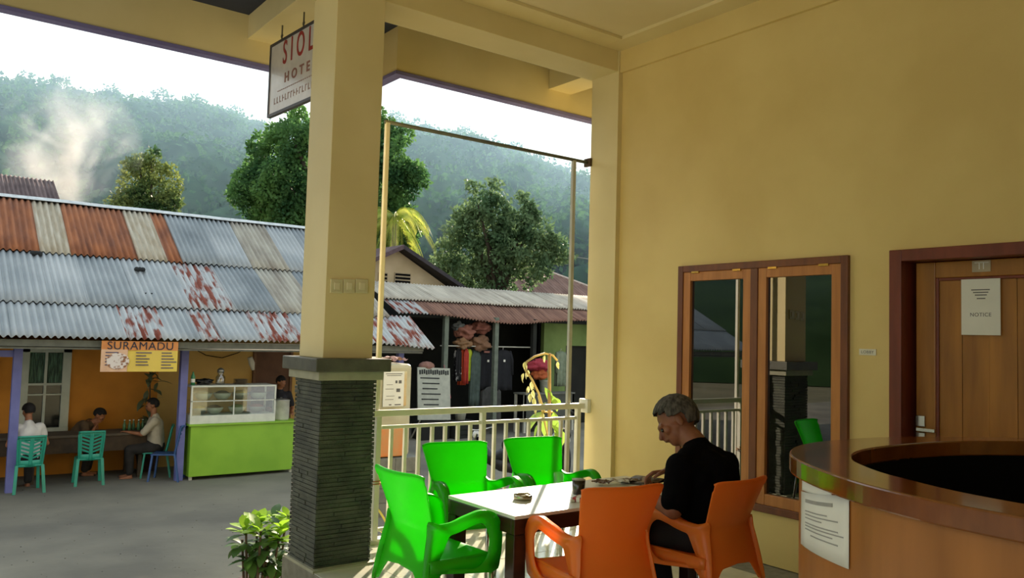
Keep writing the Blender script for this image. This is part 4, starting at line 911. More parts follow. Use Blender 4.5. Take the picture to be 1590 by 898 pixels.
# the cook standing behind the case
ck_ = thing('person', 'dark-haired cook in a dark top standing behind the counter by the pot', 'person', (6.02, 15.35, G))
E_, C_, P, R_ = head_parts(Vector((0, -.04, 1.60)), Vector((.5, -.7, -.45)), (0, 0, 1), 1.0)
V = Vector
caps = [(V((0, 0, .95)), .12, V((0, 0, 1.25)), .12), (V((0, 0, 1.3)), .10, V((0, 0, 1.45)), .055), (V((0, -.01, 1.42)), .052, V((0, -.02, 1.55)), .05), (V((-.17, 0, 1.36)), .05, V((.17, 0, 1.36)), .05)]
for q in (-1, 1): caps += [(V((q * .18, 0, 1.36)), .046, V((q * .24, -.08, 1.10)), .038), (V((q * .24, -.08, 1.10)), .038, V((q * .14, -.28, 1.06)), .027), (V((q * .09, 0, .9)), .085, V((q * .10, 0, .5)), .06), (V((q * .10, 0, .5)), .055, V((q * .10, .02, .08)), .038), (V((q * .10, 0, .04)), .035, V((q * .11, -.13, .03)), .025)] + hand_caps(V((q * .14, -.28, 1.06)), V((-q * .2, -1, -.1)), V((0, 0, 1)), q, .95, .6)
union_mesh('body', caps + C_, E_, .012, skin2_m, ck_, 4)
dk = mat('dark_blue_top', '24242c', '1a1a22', rough=.9)
union_mesh('top', [(V((0, 0, .92)), .145, V((0, 0, 1.28)), .145), (V((0, 0, 1.3)), .12, V((0, 0, 1.42)), .075), (V((-.18, 0, 1.35)), .07, V((.18, 0, 1.35)), .07)] + [(V((q * .18, 0, 1.36)), .068, V((q * .225, -.06, 1.17)), .058) for q in (-1, 1)], [], .015, dk, ck_, 5, .005, 12)
union_mesh('trousers', [(V((q * .09, 0, .92)), .11, V((q * .10, 0, .5)), .08) for q in (-1, 1)] + [(V((q * .10, 0, .5)), .08, V((q * .10, .02, .12)), .06) for q in (-1, 1)], [], .015, mat('dark_trousers', '2a2826'), ck_, 4)
hair_cap('hair', P, R_, 1.0, hair_blk, ck_)

# ================================================================== THE SHOP OPPOSITE (RIGHT)
sh_ = thing('clothes_shop_building', 'open-fronted shop with rusty corrugated awning selling clothes', 'building', (14, 18, G))
def sag(x, v): return (-.12 * math.exp(-((x - 13) / 1.8) ** 2) + .03 * math.sin(x * 1.3)) * (1 - v)
for i in range(12):
    a = 9.75 + i * .84
    sheet_roof(sh_, 'roof_sheet', a - .03, a + .86, 17.5, 2.0, 18.35, 2.36, brownr if i not in (0,) else mixr, lift=.004 * (i % 2), zf=sag, rag=.05)
    sheet_roof(sh_, 'roof_sheet', a - .03, a + .86, 18.25, 2.36, 19.7, 2.86, greyr if i < 9 else pale, lift=.016 + .004 * (i % 2), rag=.04)
dkb = mat('dark_shop_board', '23261f', '1a1c18', rough=.95, scale=2); gpaint = mat('green_shop_wall', '7c9454', '6a8246', rough=.85, scale=2)
mb = MB(); mb.bb(8.6, 20, 20.6, 20.7, G, 2.9); mb.bb(19.8, 20, 17.8, 20.6, G, 2.3); mb.bb(8.5, 8.6, 17.0, 20.7, G, 2.0)
mb.build('dark_back_wall', dkb, sh_, world=True)
MB().bb(9.7, 19.8, 17.7, 20.6, 1.93, 1.96).build('ceiling_boards', dkb, sh_, world=True)
for (px, m_, nm) in ((692, mat('grey_green_post', '6a7466', '5a6458', rough=.8), 'post'), (770, mat('grey_green_post', '6a7466'), 'post'), (829, dkb, 'post')):
    x = ony(px, 520, 17.65)[0]; MB().bb(x - .06, x + .06, 17.6, 17.72, G, 2.0).build('post', m_, sh_, world=True)
xg0 = ony(845, 520, 18.6)[0]; xg1 = ony(869, 520, 18.6)[0]
MB().bb(xg0, xg1, 18.6, 18.75, G, 1.93).build('green_pillar', gpaint, sh_, world=True)
x2 = ony(880, 520, 18.6)[0]
mb = MB(); mb.bb(xg1, 19.8, 18.62, 18.75, 1.28, 1.93); mb.bb(xg1, x2, 18.62, 18.75, G, 1.28); mb.bb(17.2, 19.8, 18.62, 18.75, G, 1.28); mb.build('green_wall', gpaint, sh_, world=True)
MB().bb(x2, 17.2, 18.8, 18.84, G, 1.28).build('dark_doorway', dkb, sh_, world=True)
MB().cyl((11.2, 17.85, 1.22), (14.2, 17.85, 1.22), .015).build('clothes_rail', pole_m, sh_, world=True)
def garment(name, label, cat, px0, px1, py0, py1, m, Y=17.85, sleeves=True, group='clothes hanging in the shop', seed=0):
    a = ony(px0, py0, Y); b = ony(px1, py1, Y); cx = (a[0] + b[0]) / 2; w_ = b[0] - a[0]; h = a[2] - b[2]
    t = thing(name, label, cat, (cx, Y, a[2]), 0, group)
    def f(u, v, s):
        ww = w_ / 2 * (.55 + .45 * min(1, v * 8)) * (1 + .05 * v); z = -h * v - .03 * abs(u * 2 - 1) * (1 - v)
        return Vector(((u - .5) * 2 * ww, s * (.04 + .03 * math.sin(u * 14 + seed) * v) , z))
    mb = MB(); mb.grid(lambda u, v: f(u, v, -1), 14, 8, .012); mb.grid(lambda u, v: f(u, v, 1), 14, 8, .012); mb.build('cloth_body', m, t, smooth=True)
    if sleeves:
        for s in (-1, 1): MB().tube([(s * w_ * .40, 0, -.04), (s * w_ * .5, -.03, -.2 * h - .05), (s * w_ * .53, -.04, -.62 * h)], [.05, .055, .045], 8).build('sleeve', m, t, smooth=True)
    MB().tube([(0, 0, 0), (0, 0, .04), (.02, 0, .06)], .005, 5).build('hanger', chrome, t)
    return t
cl = [('black_shirt', 'black and white patterned garment at the left end of the clothes rail', 'shirt', 707, 714, 540, 592, mat('blackwhite_cloth', '0e0e10', 'a8a8a4', rough=.9, scale=9, contrast=(.6, .64)), 0),
      ('orange_shirt', 'long orange-red garment hanging on the rail', 'shirt', 714, 721, 541, 598, mat('orange_cloth', 'c04a24', 'a83c1c', rough=.9), 0),
      ('red_shirt', 'narrow red garment between the orange and the yellow ones', 'shirt', 719, 725, 541, 596, mat('red_cloth', 'a8382a', '942c22', rough=.9), 0),
      ('yellow_shirt', 'yellow-green shirt hanging on the clothes rail', 'shirt', 723, 731, 542, 592, mat('lime_cloth', 'b8c838', 'a0b02c', rough=.9), 0),
      ('grey_dress', 'long grey-green dress hanging left of the dark jackets', 'dress', 731, 743, 543, 630, mat('greygreen_cloth', '4a5a54', '3c4a44', rough=.9), 0),
      ('dark_jacket', 'dark navy jacket with pink collar tips, left one of the two big jackets', 'jacket', 744, 766, 543, 604, mat('navy_cloth', '15181f', '101218', rough=.9), 1),
      ('dark_jacket', 'dark navy jacket hanging on the right, below the thin post', 'jacket', 768, 792, 543, 606, mat('navy_cloth2', '191c22', '13161a', rough=.9), 1),
      ('grey_trousers', 'grey trousers hanging below the dark jackets', 'trousers', 748, 775, 600, 655, mat('grey_cloth', '4c4e4c', '3e403e', rough=.9), 0),
      ('pale_shirt', 'pale green-grey shirt hanging right of the green pillar', 'shirt', 864, 876, 545, 600, mat('pale_cloth', '7f8c74', '6c7862', rough=.9), 1)]
for k, (n_, l_, c_, a, b, c, d, m_, s_) in enumerate(cl): 
    g_ = garment(n_, l_, c_, a, b, c, d, m_, Y=17.95 + .05 * (k % 2) - (.05 if n_ == 'grey_trousers' else 0), sleeves=bool(s_), seed=k)
    if n_ == 'dark_jacket' and k == 5:
        MB().box((-.05, -.07, -.06), (.18, .02, .05), 0).build('collar', mat('pink_collar', 'b07a70', 'a06c62', rough=.9), g_)
    if n_ == 'dark_jacket': MB().box((.0, -.08, -.30), (.06, .01, .06)).build('badge', paper_m, g_)
sk = mat('brown_sack', '7a5a44', '5c4232', rough=.9, scale=8)
for k, (px, py, r, lb, c) in enumerate(((722, 515, .20, 'upper left', '8a5a4a'), (745, 508, .18, 'upper right', '7a4a3c'), (718, 533, .17, 'lower left', '8a6a4a'), (746, 533, .20, 'lower right', '7c5c44'), (711, 507, .12, 'small grey far left', '5a5e5c'))):
    p = ony(px, py, 17.9); t = thing('hanging_bundle', 'bulging cloth bundle hung under the shop roof, %s one' % lb, 'bundle', tuple(p), group='bundles under the shop roof')
    blob((0, 0, 0), (r * 1.35, r, r * .85), k, .6, 1.6).build('bundle', mat('bundle_%d' % k, c, None, rough=.9, scale=7, bump=.6), t, smooth=True); MB().cyl((0, 0, r * .7), (0, 0, 1.93 - p[2]), .008).build('cord', black_m, t)
p = ony(693, 592, 17.45); t = thing('pink_bag', 'pink cloth bag hanging from the left shop post', 'bag', tuple(p)); MB().lathe([(.01, .1), (.04, .0), (.10, -.25), (.13, -.42), (.09, -.48), (0, -.48)], seg=14).build('bag', mat('pink_cloth', 'c8506a', 'b04058', rough=.8), t, smooth=True); MB().cyl((0, 0, .08), (-.02, .1, .4), .006).build('strap', mat('pink_cloth', 'c8506a'), t)
# leaning signboard
sbd = thing('leaning_signboard', 'white signboard with dark lettering leaning in front of the shop', 'signboard', (10.75, 17.2, -.6))
Ms = Matrix.Translation((0, .15, .64)) @ Matrix.Rotation(math.radians(-8), 4, 'X') @ Matrix.Rotation(math.radians(2), 4, 'Y')
MB().box((0, 0, 0), (.94, .03, 1.28), M=Ms).build('board', mat('board_white', 'b0b4a4', 'a2a698', rough=.7), sbd)
mb = MB()
for k in range(14): mb.box((-.40 + k * .062, -.018, .52 + .01 * (k % 3)), (.045, .006, .11), M=Ms)
for r_ in range(6): mb.box((-.12 + .03 * (r_ % 2), -.018, .38 - r_ * .13), (.55 - .06 * (r_ % 3), .005, .03), M=Ms)
o = mb.build('print', mat('sign_dark_ink', '2c302e', '242826', rough=.8), sbd); o['kind'] = 'stuff'
for s in (-1, 1): MB().cyl((s * .4, .1, 0), (s * .42, .5, G + .6), .02).build('leg', pole_m, sbd)
MB().bb(-.4, .4, .0, .5, -.5, -.02).build('stand', dkb, sbd)
p = ony(664, 567, 17.5); MBx = MB().sph((0, 0, 0), (.22, .16, .12), 12); t = tag(MBx.build('cardboard_bundle', mat('pinkish_sack', '9a7468', '84604f', rough=.9, bump=.5), smooth=True), 'pinkish sack resting behind the top of the leaning signboard', 'sack'); t.location = (p[0], 17.55, p[2] - .03)
# stall table in front of the green pillar
stt = thing('stall_table', 'low stall table with goods in front of the green pillar', 'table', (14.5, 17.6, G))
MB().bb(13.6, 15.4, 17.35, 17.85, -.05, -.01).build('tabletop', mat('grey_cloth_top', '6c6e66', '5c5e56', rough=.9), stt, world=True)
MB().bb(13.62, 15.38, 17.37, 17.39, -.75, -.05).build('cloth_front', mat('grey_cloth_front', '55584f', '474a42', rough=.9, scale=3), stt, world=True)
for x in (13.65, 15.35):
    for y in (17.4, 17.8): MB().bb(x - .03, x + .03, y - .03, y + .03, G, -.05).build('leg', pole_m, stt, world=True)
p = ony(846, 606, 17.6); t = thing('white_bucket', 'white plastic bucket on the stall table beside the green pillar', 'bucket', (p[0], 17.6, -.01)); MB().lathe([(.11, 0), (.15, .32), (.16, .33), (.14, .33), (.10, .01), (0, .01)], seg=20).build('bucket', mat('white_bucket_m', 'b8bcae', 'a8ac9e', rough=.4), t, smooth=True); MB().lathe([(.155, .30), (.165, .30), (.165, .335), (.155, .335)], seg=20).build('rim', mat('white_bucket_m', 'b8bcae'), t, smooth=True)
p = ony(836, 572, 17.5); t = thing('red_basket', 'red and orange bundle hanging behind the vine plant', 'bundle', tuple(p)); blob((0, 0, .06), (.34, .2, .18), 8, .5).build('cloth_bundle', mat('crimson_cloth', 'a03040', '8c2834', rough=.8, bump=.4), t, smooth=True); blob((.05, 0, -.16), (.24, .17, .16), 12, .5).build('lower_bundle', mat('orange_cloth2', 'b05a2c', '9c4c22', rough=.8, bump=.4), t, smooth=True); MB().cyl((0, 0, .15), (0, 0, 1.93 - p[2]), .008).build('cord', black_m, t)
p = ony(715, 640, 17.3); t = thing('white_pail', 'small whitish pail on a crate left of the shop clothes', 'bucket', (p[0], 17.3, -.62)); MB().lathe([(.12, 0), (.16, .28), (.165, .29), (.15, .29), (0, .25)], seg=18).build('pail', mat('white_bucket_m', 'b8bcae'), t, smooth=True)
t = thing('wooden_crate', 'dark wooden crate below the whitish pail', 'crate', (p[0], 17.3, G)); 
for k in range(4): MB().bb(-.3, .3, -.22, -.20, .01 + k * .12, .11 + k * .12).build('slat', dkb, t)
MB().bb(-.3, .3, -.2, .2, .0, .47).build('box', dkb, t)

# ---------------- houses behind
gh = thing('gabled_house', 'cream house gable with slatted vents behind the awnings', 'house', (11.9, 23, G))
gw = mat('gable_cream', 'c9b691', 'b8a580', rough=.85, scale=1.5)
MB().poly([(9.2, 21.6, G), (14.2, 21.6, G), (14.2, 21.6, 2.75), (11.94, 21.6, 3.98), (9.2, 21.6, 2.5)], (0, .12, 0)).build('gable_wall', gw, gh, world=True)
rfd = mat('dark_roof_edge', '3a3438', '2c282c', rough=.8); 
MB().poly([(11.9, 21.15, 4.13), (14.75, 21.15, 2.72), (14.75, 21.15, 2.60), (11.9, 21.15, 4.0)], (0, 6, 0)).build('roof_slope', rfd, gh, world=True)
MB().poly([(11.9, 21.15, 4.13), (8.6, 21.15, 2.5), (8.6, 21.15, 2.38), (11.9, 21.15, 4.0)], (0, 6, 0)).build('roof_slope', mat('purple_brown_roof', '5c4a4c', '4c3c40', rough=.8), gh, world=True)
for (a, b) in ((588, 601), (613, 637)):
    p0 = ony(a, 423, 21.58); p1 = ony(b, 441, 21.58)
    MB().bb(p0[0], p1[0], 21.57, 21.6, p1[2], p0[2]).build('vent_frame', mat('vent_frame', 'a89878', '988868'), gh, world=True)
    for k in range(3):
        h = (p0[2] - p1[2]) / 3; MB().bb(p0[0] + .02, p1[0] - .02, 21.55, 21.572, p1[2] + k * h + .02, p1[2] + (k + 1) * h - .03).build('vent_slot', black_m, gh, world=True)
hh = thing('hipped_house', 'house with a brown hipped corrugated roof and a short pole on its apex', 'house', (21.5, 28.5, G))
ax, ay, az = tuple(ony(820, 411, 28.7)); bz = 3.15
C4 = [(ony(737, 455, 26)[0], 26, bz), (26.5, 26, bz), (26.5, 31.4, bz), (ony(690, 439, 31.4)[0], 31.4, bz + .1)]
hm = mat('brown_hip_roof', '84685c', '6a5148', rough=.8, scale=1.5, stretch=(2, 1, 1))
def tri_sheet(A, B_, T, nm):
    A, B_, T = Vector(A), Vector(B_), Vector(T); n = 40; nr = (B_ - A).cross(T - A).normalized(); L = (B_ - A).length
    def f(u, v):
        # ribs run up the slope, clipped by the hips
        base = A.lerp(B_, u); top = (T - A).dot((B_ - A).normalized()) / L; vmax = (u / top) if u < top else (1 - u) / (1 - top)
        up = T - A.lerp(B_, top); return base + up * v * max(0.0, vmax) + nr * .03 * math.sin(u * L / .19 * 2 * PI)
    MB().grid(f, 150, 3, .01).build(nm, hm, hh, world=True)
tri_sheet(C4[0], C4[1], (ax, ay, az), 'roof_face'); tri_sheet(C4[3], C4[0], (ax, ay, az), 'roof_face'); tri_sheet(C4[1], C4[2], (ax, ay, az), 'roof_face')
mb = MB(); mb.tube([C4[0], (ax, ay, az + .03)], .09, 6); mb.build('hip_cap', mat('pale_hip_cap', 'c8b8ac', 'b0a094', rough=.6), hh, world=True)
MB().tube([(ax, ay, az + .03), tuple(Vector(C4[1]).lerp(Vector((ax, ay, az)), .2))], .07, 6).build('hip_cap', mat('pale_hip_cap', 'c8b8ac'), hh, world=True)
MB().bb(C4[0][0] + .3, 26.2, 26.3, 31.2, G, bz).build('house_walls', gw, hh, world=True)
MB().cyl((ax, ay, az), (ax, ay, az + .75), .04).build('apex_pole', pole_m, hh, world=True)
tag(MB().tube([(ax, ay, az + .7), (ax + 4, ay - 1, az + .35), (ax + 9, ay - 2, az + .5), (ax + 16, ay - 4, az + 1.2)], .02, 5).build('power_line', mat('cable_grey', '8c9488', '7c8478')), 'thin power cable running right from the pole on the hipped roof', 'cable')
sr = thing('small_rusty_house', 'far house with a dark rusty corrugated roof behind the eatery at left', 'house', (0, 25, G))
for i in range(9):
    a = -4 + i * .8; sheet_roof(sr, 'roof_sheet', a - .02, min(3.28, a + .82), 22.4, 4.05, 25, 5.35, mat('dark_rust_sheet', '6a5a58', '4a3a3a', rough=.8, scale=2, stretch=(4, .5, 1)) if i % 3 else mixr, lift=.004 * (i % 2), rag=.05)
MB().bb(-4, 3.1, 23, 25, G, 4.2).build('house_walls', gw, sr, world=True)

# ---------------- fuel tank
tk = thing('plastic_tank', 'translucent plastic tank with orange bottom and a paper poster', 'tank', (5.84, 10.8, -.28))
tx0, tx1 = 5.50, 6.13
tkm = mat('tank_plastic', 'cfcdb0', 'bdb796', rough=.4, scale=3, translucent=.25)
MB().bb(tx0, tx1, 10.5, 11.05, -.28, 1.06).build('tank_body', tkm, tk, bevel=.06, world=True)
MB().bb(tx0 + .02, ony(629, 650, 10.49)[0], 10.485, 10.51, -.27, .18).build('orange_fuel', mat('orange_fuel', 'd8803c', 'c4925a', rough=.4, scale=5), tk, bevel=.02, world=True)
MB().bb(ony(629, 600, 10.49)[0] - .09, ony(629, 600, 10.49)[0] + .03, 10.488, 10.51, .45, .95).build('stain', mat('orange_stain', 'cfa564', 'cfc79c', rough=.5, scale=6), tk, bevel=.02, world=True)
pa = ony(596, 577, 10.48); pb = ony(626, 631, 10.48)
t = tag(MB().bb(pa[0], pb[0], 10.475, 10.482, pb[2], pa[2]).build('tank_poster', paper_m), 'white printed poster on the plastic tank', 'poster')
mb = MB(); W_ = pb[0] - pa[0]; H_ = pa[2] - pb[2]
for (u, v, a, b) in ((.5, .93, .8, .02), (.5, .88, .7, .015), (.62, .70, .1, .08), (.8, .70, .14, .09), (.72, .46, .18, .1), (.3, .62, .3, .012), (.3, .5, .4, .012), (.35, .3, .4, .012), (.8, .25, .12, .06), (.35, .05, .12, .03), (.72, .05, .3, .03), (.3, .2, .4, .012)):
    mb.box((pa[0] + W_ * u, 10.474, pb[2] + H_ * v), (W_ * a, .003, H_ * b))
o = mb.build('print', ink_m, t); o['kind'] = 'stuff'
pln = thing('tank_plinth', 'grey concrete block base under the plastic tank', 'base', (5.85, 10.8, G))
for r_ in range(4):
    for c_ in range(2): MB().bb(5.42 + c_ * .42 + .003, 5.42 + (c_ + 1) * .42 - .003, 10.40, 11.1, G + r_ * .205, G + (r_ + 1) * .205 - .006).build('block', mat('plinth_block', '7e8078', '6c6e66', rough=.9, bump=.3), pln, world=True)
cq = crumple('crumpled_cloth', 'pinkish crumpled cloth on top of the plastic tank', 'cloth', Vector((5.92, 10.75, 1.06)), (.36, .3, .13), mat('pink_grey_cloth', 'b08c80', '96746a', rough=.9, scale=12), 4)
t = thing('wooden_tray', 'stack of thin brown boards on the tank beside the pillar', 'boards', (5.64, 10.8, 1.06))
for k in range(3): MB().bb(-.14, .12, -.2, .2, .03 * k + .002, .03 * k + .026).build('board', mat('board_brown', '8a6a4a', '745638', rough=.8), t)

# ---------------- motorcycles
def moto(name, label, loc, rz, c):
    t = thing(name, label, 'motorcycle', loc, rz, 'parked motorcycles'); rub = mat('tyre_rubber', '151515', '101010', rough=.9); bd = mat(c[0], c[1], None, rough=.3)
    for x in (-.62, .62):
        mb = MB(); mb.lathe([(.22, -.04), (.27, -.045), (.30, 0), (.27, .045), (.22, .04), (.22, -.04)], seg=24); bmesh.ops.transform(mb.b, verts=mb.b.verts, matrix=Matrix.Translation((x, 0, .30)) @ Matrix.Rotation(PI / 2, 4, 'X'))
        w_ = mb.build('wheel', rub, t, smooth=True); mb = MB()
        for a in range(5): mb.cyl((x, 0, .30), (x + .22 * math.cos(a * 1.257), 0, .30 + .22 * math.sin(a * 1.257)), .012, seg=6)
        mb.build('spokes', chrome, w_)
    MB().tube([(-.62, 0, .32), (-.35, 0, .36), (-.05, 0, .40), (.2, 0, .45)], [.05, .09, .12, .08], 10).build('engine', mat('engine_dark', '3a3a38', '2c2c2a', rough=.5, metal=.5), t, smooth=True)
    MB().tube([(-.78, 0, .68), (-.45, 0, .66), (-.1, 0, .58), (.15, 0, .50), (.36, 0, .62), (.44, 0, .82)], [.05, .11, .11, .08, .12, .08], 12).build('body_shell', bd, t, smooth=True)
    MB().tube([(-.66, 0, .76), (-.4, 0, .78), (-.1, 0, .73)], [.08, .10, .08], 10).build('seat', rub, t, smooth=True)
    for s in (-1, 1): MB().cyl((.62, s * .06, .30), (.44, s * .05, .88), .018).build('fork', chrome, t)
    MB().tube([(.36, -.32, .98), (.42, -.12, .95), (.42, .12, .95), (.36, .32, .98)], .015, 6).build('handlebar', chrome, t, smooth=True)
    MB().sph((.50, 0, .86), (.06, .08, .08), 12).build('headlight', mat('headlight_glass', 'd8dcd8', 'c8ccc8', rough=.1), t, smooth=True)
    MB().grid(lambda u, v: Vector((.62 + .33 * math.cos(.3 + u * 2), (v - .5) * .11, .30 + .33 * math.sin(.3 + u * 2))), 10, 2, .008).build('mudguard', bd, t, smooth=True)
    for s in (-1, 1): MB().sph((.36, s * .28, 1.10), (.015, .05, .035), 8).build('mirror', rub, t, smooth=True)
    return t
p = atd(872, 600, 16.2); moto('motorcycle', 'parked motorcycle with pale fairing seen through the right end of the railing', (p[0], p[1], G), math.radians(60), ('moto_white', 'c4c8c0'))
p = atd(778, 600, 14.2); moto('motorcycle', 'parked motorcycle between the two green chairs at the railing, beyond the balusters', (p[0], p[1], G), math.radians(110), ('moto_dark', '2c3034'))

# ================================================================== PLANTS
def leafmat(n, a, b, tl=.45): return mat(n, a, b, rough=.45, scale=3, translucent=tl)
def leaf_mesh(name, m, L=.14, W=.055, bend=.25, fold=.15, tip=.6):
    mb = MB(); n = 6; A = []
    for i in range(n + 1):
        t = i / n; w_ = W * math.sin(PI * min(1, t ** tip * .97 + .02)) + .001; z = -bend * L * t * t; y = L * t
        A.append([mb.b.verts.new((-w_, y, z + fold * w_)), mb.b.verts.new((0, y, z)), mb.b.verts.new((w_, y, z + fold * w_))])
    for a, b in zip(A, A[1:]):
        for k in (0, 1): mb.b.faces.new((a[k], a[k + 1], b[k + 1], b[k]))
    me = bpy.data.meshes.new(name); bmesh.ops.recalc_face_normals(mb.b, faces=mb.b.faces); mb.b.to_mesh(me); mb.b.free(); me.materials.append(m)
    me.polygons.foreach_set('use_smooth', [True] * len(me.polygons)); return me
lm1 = leaf_mesh('leaf', leafmat('croton_leaf_light', 'a4cc3c', '7cac2c', .5), .15, .04, .3, .1, 1.5); lm2 = leaf_mesh('leaf', leafmat('croton_leaf_dark', '4a7030', '305020', .3), .15, .036, .5, .1, 1.4)
bs = thing('leafy_shrub', 'bright green broad-leaved shrub at the street foot of the pillar', 'shrub', (2.22, 5.98, G))
rs = random.Random(11)
def at_bush(px, py, y=5.9): q = ony(px, py, y); return Vector(q) - Vector(bs.location)
cl_ = [(400, 806, 1, 5.95), (436, 818, 1, 5.9), (382, 822, 1, 5.85), (418, 832, 0, 5.8), (398, 842, 0, 6.0), (440, 846, 0, 5.95), (412, 862, 0, 5.9), (400, 885, 2, 5.9), (430, 880, 2, 5.85), (447, 800, 1, 6.05), (376, 838, 0, 5.9), (424, 806, 1, 6.1), (412, 848, 0, 5.8), (434, 832, 1, 5.8), (388, 862, 0, 5.85), (445, 868, 0, 5.9), (420, 876, 0, 5.8), (405, 825, 1, 5.75)]
for (px, py, kind, yy) in cl_:
    c = at_bush(px, py, yy)
    MB().tube([(rs.uniform(-.06, .06), rs.uniform(-.06, .06), 0), Vector((c.x * .6, c.y * .6, c.z * .55)), c], [.014, .011, .008], 6).build('stem', mat('shrub_stem', '5a4a38', '483a2c', rough=.9), bs)
    n = 13 if kind == 1 else 11
    for k in range(n):
        a = 2 * PI * k / n * 1.618 * 2 + rs.random(); el = (.25 + .9 * k / n) if kind else rs.uniform(-.4, .8)
        me = lm1 if (kind == 1 and rs.random() < .8) else lm2
        piece(me, 'leaf', bs, c + Vector((0, 0, -.05 * rs.random())), (el, 0, a), [rs.uniform(.7, 1.05)] * 3)
# red-brown lower leaves
lm3 = leaf_mesh('leaf', leafmat('shrub_red_leaf', '6a4848', '4c3434', .2), .16, .03, .5, .1, 1.2)
for k in range(34):
    piece(lm3, 'leaf', bs, (rs.uniform(-.18, .22), rs.uniform(-.15, .15), rs.uniform(.2, .78)), (rs.uniform(-.5, 1.1), 0, rs.uniform(0, 6.28)), [rs.uniform(.7, 1.2)] * 3)
vp = thing('climbing_vine', 'yellow-green vine climbing a stake just outside the railing', 'plant', (4.74, 5.7, G))
def vv(px, py, y=5.7): return Vector(ony(px, py, y)) - Vector(vp.location)
stk = mat('stake_wood', 'b89a68', 'a08458', rough=.8); vm = mat('vine_stem', 'cdb878', 'b8a264', rough=.6)
t0 = vv(853, 549); MB().cyl((vv(860, 690).x, 0, 0), t0, .016).build('stake', stk, vp, smooth=True)
MB().tube([vv(858, 640), vv(845, 640), vv(836, 610), vv(826, 590), vv(816, 575), vv(818, 562), vv(830, 554), vv(846, 549), vv(858, 552), vv(865, 560)], .010, 6).build('vine', vm, vp, smooth=True)
MB().tube([vv(856, 700), vv(849, 670), vv(843, 645), vv(836, 615)], .009, 6).build('vine', vm, vp, smooth=True)
vl = leaf_mesh('leaf', leafmat('vine_leaf_yellow', 'd8d49c', 'b4c070', .35), .11, .03, .6, .2, 1.0); vl2 = leaf_mesh('leaf', leafmat('vine_leaf_green', '98b850', '6c9838', .4), .22, .06, .5, .2, 1.0)
for (px, py) in ((816, 562), (820, 575), (813, 580), (826, 592), (820, 600), (828, 606), (823, 612), (830, 618), (866, 562), (846, 552), (833, 634), (842, 640)):
    for q in range(2): piece(vl, 'leaf', vp, vv(px, py), (-1.1 + rs.uniform(-.3, .3), 0, rs.uniform(0, 6.3)), [rs.uniform(.45, .7)] * 3)
for (px, py, a) in ((846, 602, -1.2), (852, 612, -1.4), (862, 618, -.9), (850, 625, .6), (846, 640, 1.5), (860, 640, -1.2), (842, 655, .9), (856, 660, -1.3), (866, 655, -1.0), (850, 672, .4), (862, 672, -1.6), (846, 680, 1.2), (870, 668, -1.1), (840, 640, 2), (852, 650, -.3)):
    piece(vl2, 'leaf', vp, vv(px, py), (rs.uniform(-1.2, -.2), 0, a + rs.uniform(-.4, .4)), [rs.uniform(.55, .85)] * 3)
yp = thing('yellow_leaf_plant', 'narrow-leaved plant growing up outside the left end of the railing', 'plant', (3.12, 5.62, G))
bl = leaf_mesh('leaf', leafmat('yellow_blade', 'd8cc5c', 'b0a840', .4), .5, .02, .35, .2, .8)
MB().cyl((0, 0, 0), (0, 0, 1.0), .02, .012).build('stem', vm, yp)
for k in range(9): piece(bl, 'leaf', yp, (0, 0, .85 + .03 * k), (rs.uniform(.6, 1.2), 0, k * 2.4), [rs.uniform(.6, 1)] * 3)
ip = thing('potted_plant', 'tall dark leafy potted plant by the right lilac post of the eatery', 'plant', (3.75, 15.7, G))
MB().lathe([(.13, 0), (.18, .3), (.19, .32), (.16, .32), (.15, .28), (0, .28)], seg=16).build('pot', mat('clay_pot', '5a4034', '4a342a', rough=.9), ip, smooth=True)
MB().tube([(0, 0, .3), (.02, 0, .9), (-.02, 0, 1.9)], [.02, .015, .01], 6).build('stem', mat('shrub_stem', '5a4a38'), ip)
il = leaf_mesh('leaf', leafmat('indoor_leaf', '6f7c5c', '3f5038', .3), .24, .05, .5, .2, 1.0)
for k in range(60): piece(il, 'leaf', ip, (rs.uniform(-.1, .1), rs.uniform(-.1, .05), rs.uniform(.6, 2.0)), (rs.uniform(-.9, .9), 0, rs.uniform(0, 6.3)), [rs.uniform(.6, 1.1)] * 3)

# ---------------- trees: crowns of many separate leaves on trunk and branches
RNG = np.random.default_rng(5)
def leaves_np(centers, radii, per, size, shell=.45, flat=1.0):
    Vs = []; 
    for c, r in zip(centers, radii):
        n = int(per * r * r)
        d = RNG.normal(size=(n, 3)); d /= np.linalg.norm(d, axis=1)[:, None]
        rr = r * (shell + (1 - shell) * RNG.random(n) ** .5) 
        # clumpy surface
        ph = np.sin(d[:, 0] * 7 + c[0]) * np.sin(d[:, 1] * 6 + c[1]) * np.sin(d[:, 2] * 7 + c[2])
        P = np.array(c) + d * (rr * (1 + .22 * ph))[:, None] * np.array([1, 1, flat])
        Vs.append(np.hstack([P, d]))
    A = np.vstack(Vs); P = A[:, :3]; n = len(P)
    a = RNG.normal(size=(n, 3)) + A[:, 3:] * .6; a[:, 2] -= .35; a /= np.linalg.norm(a, axis=1)[:, None]; b = np.cross(a, RNG.normal(size=(n, 3))); b /= np.linalg.norm(b, axis=1)[:, None]
    s = size * (.7 + .6 * RNG.random(n))[:, None]
    V = np.empty((n, 4, 3)); V[:, 0] = P; V[:, 1] = P + a * s * .5 + b * s * .3; V[:, 2] = P + a * s; V[:, 3] = P + a * s * .5 - b * s * .3
    return V.reshape(-1, 3), np.arange(n * 4).reshape(-1, 4)
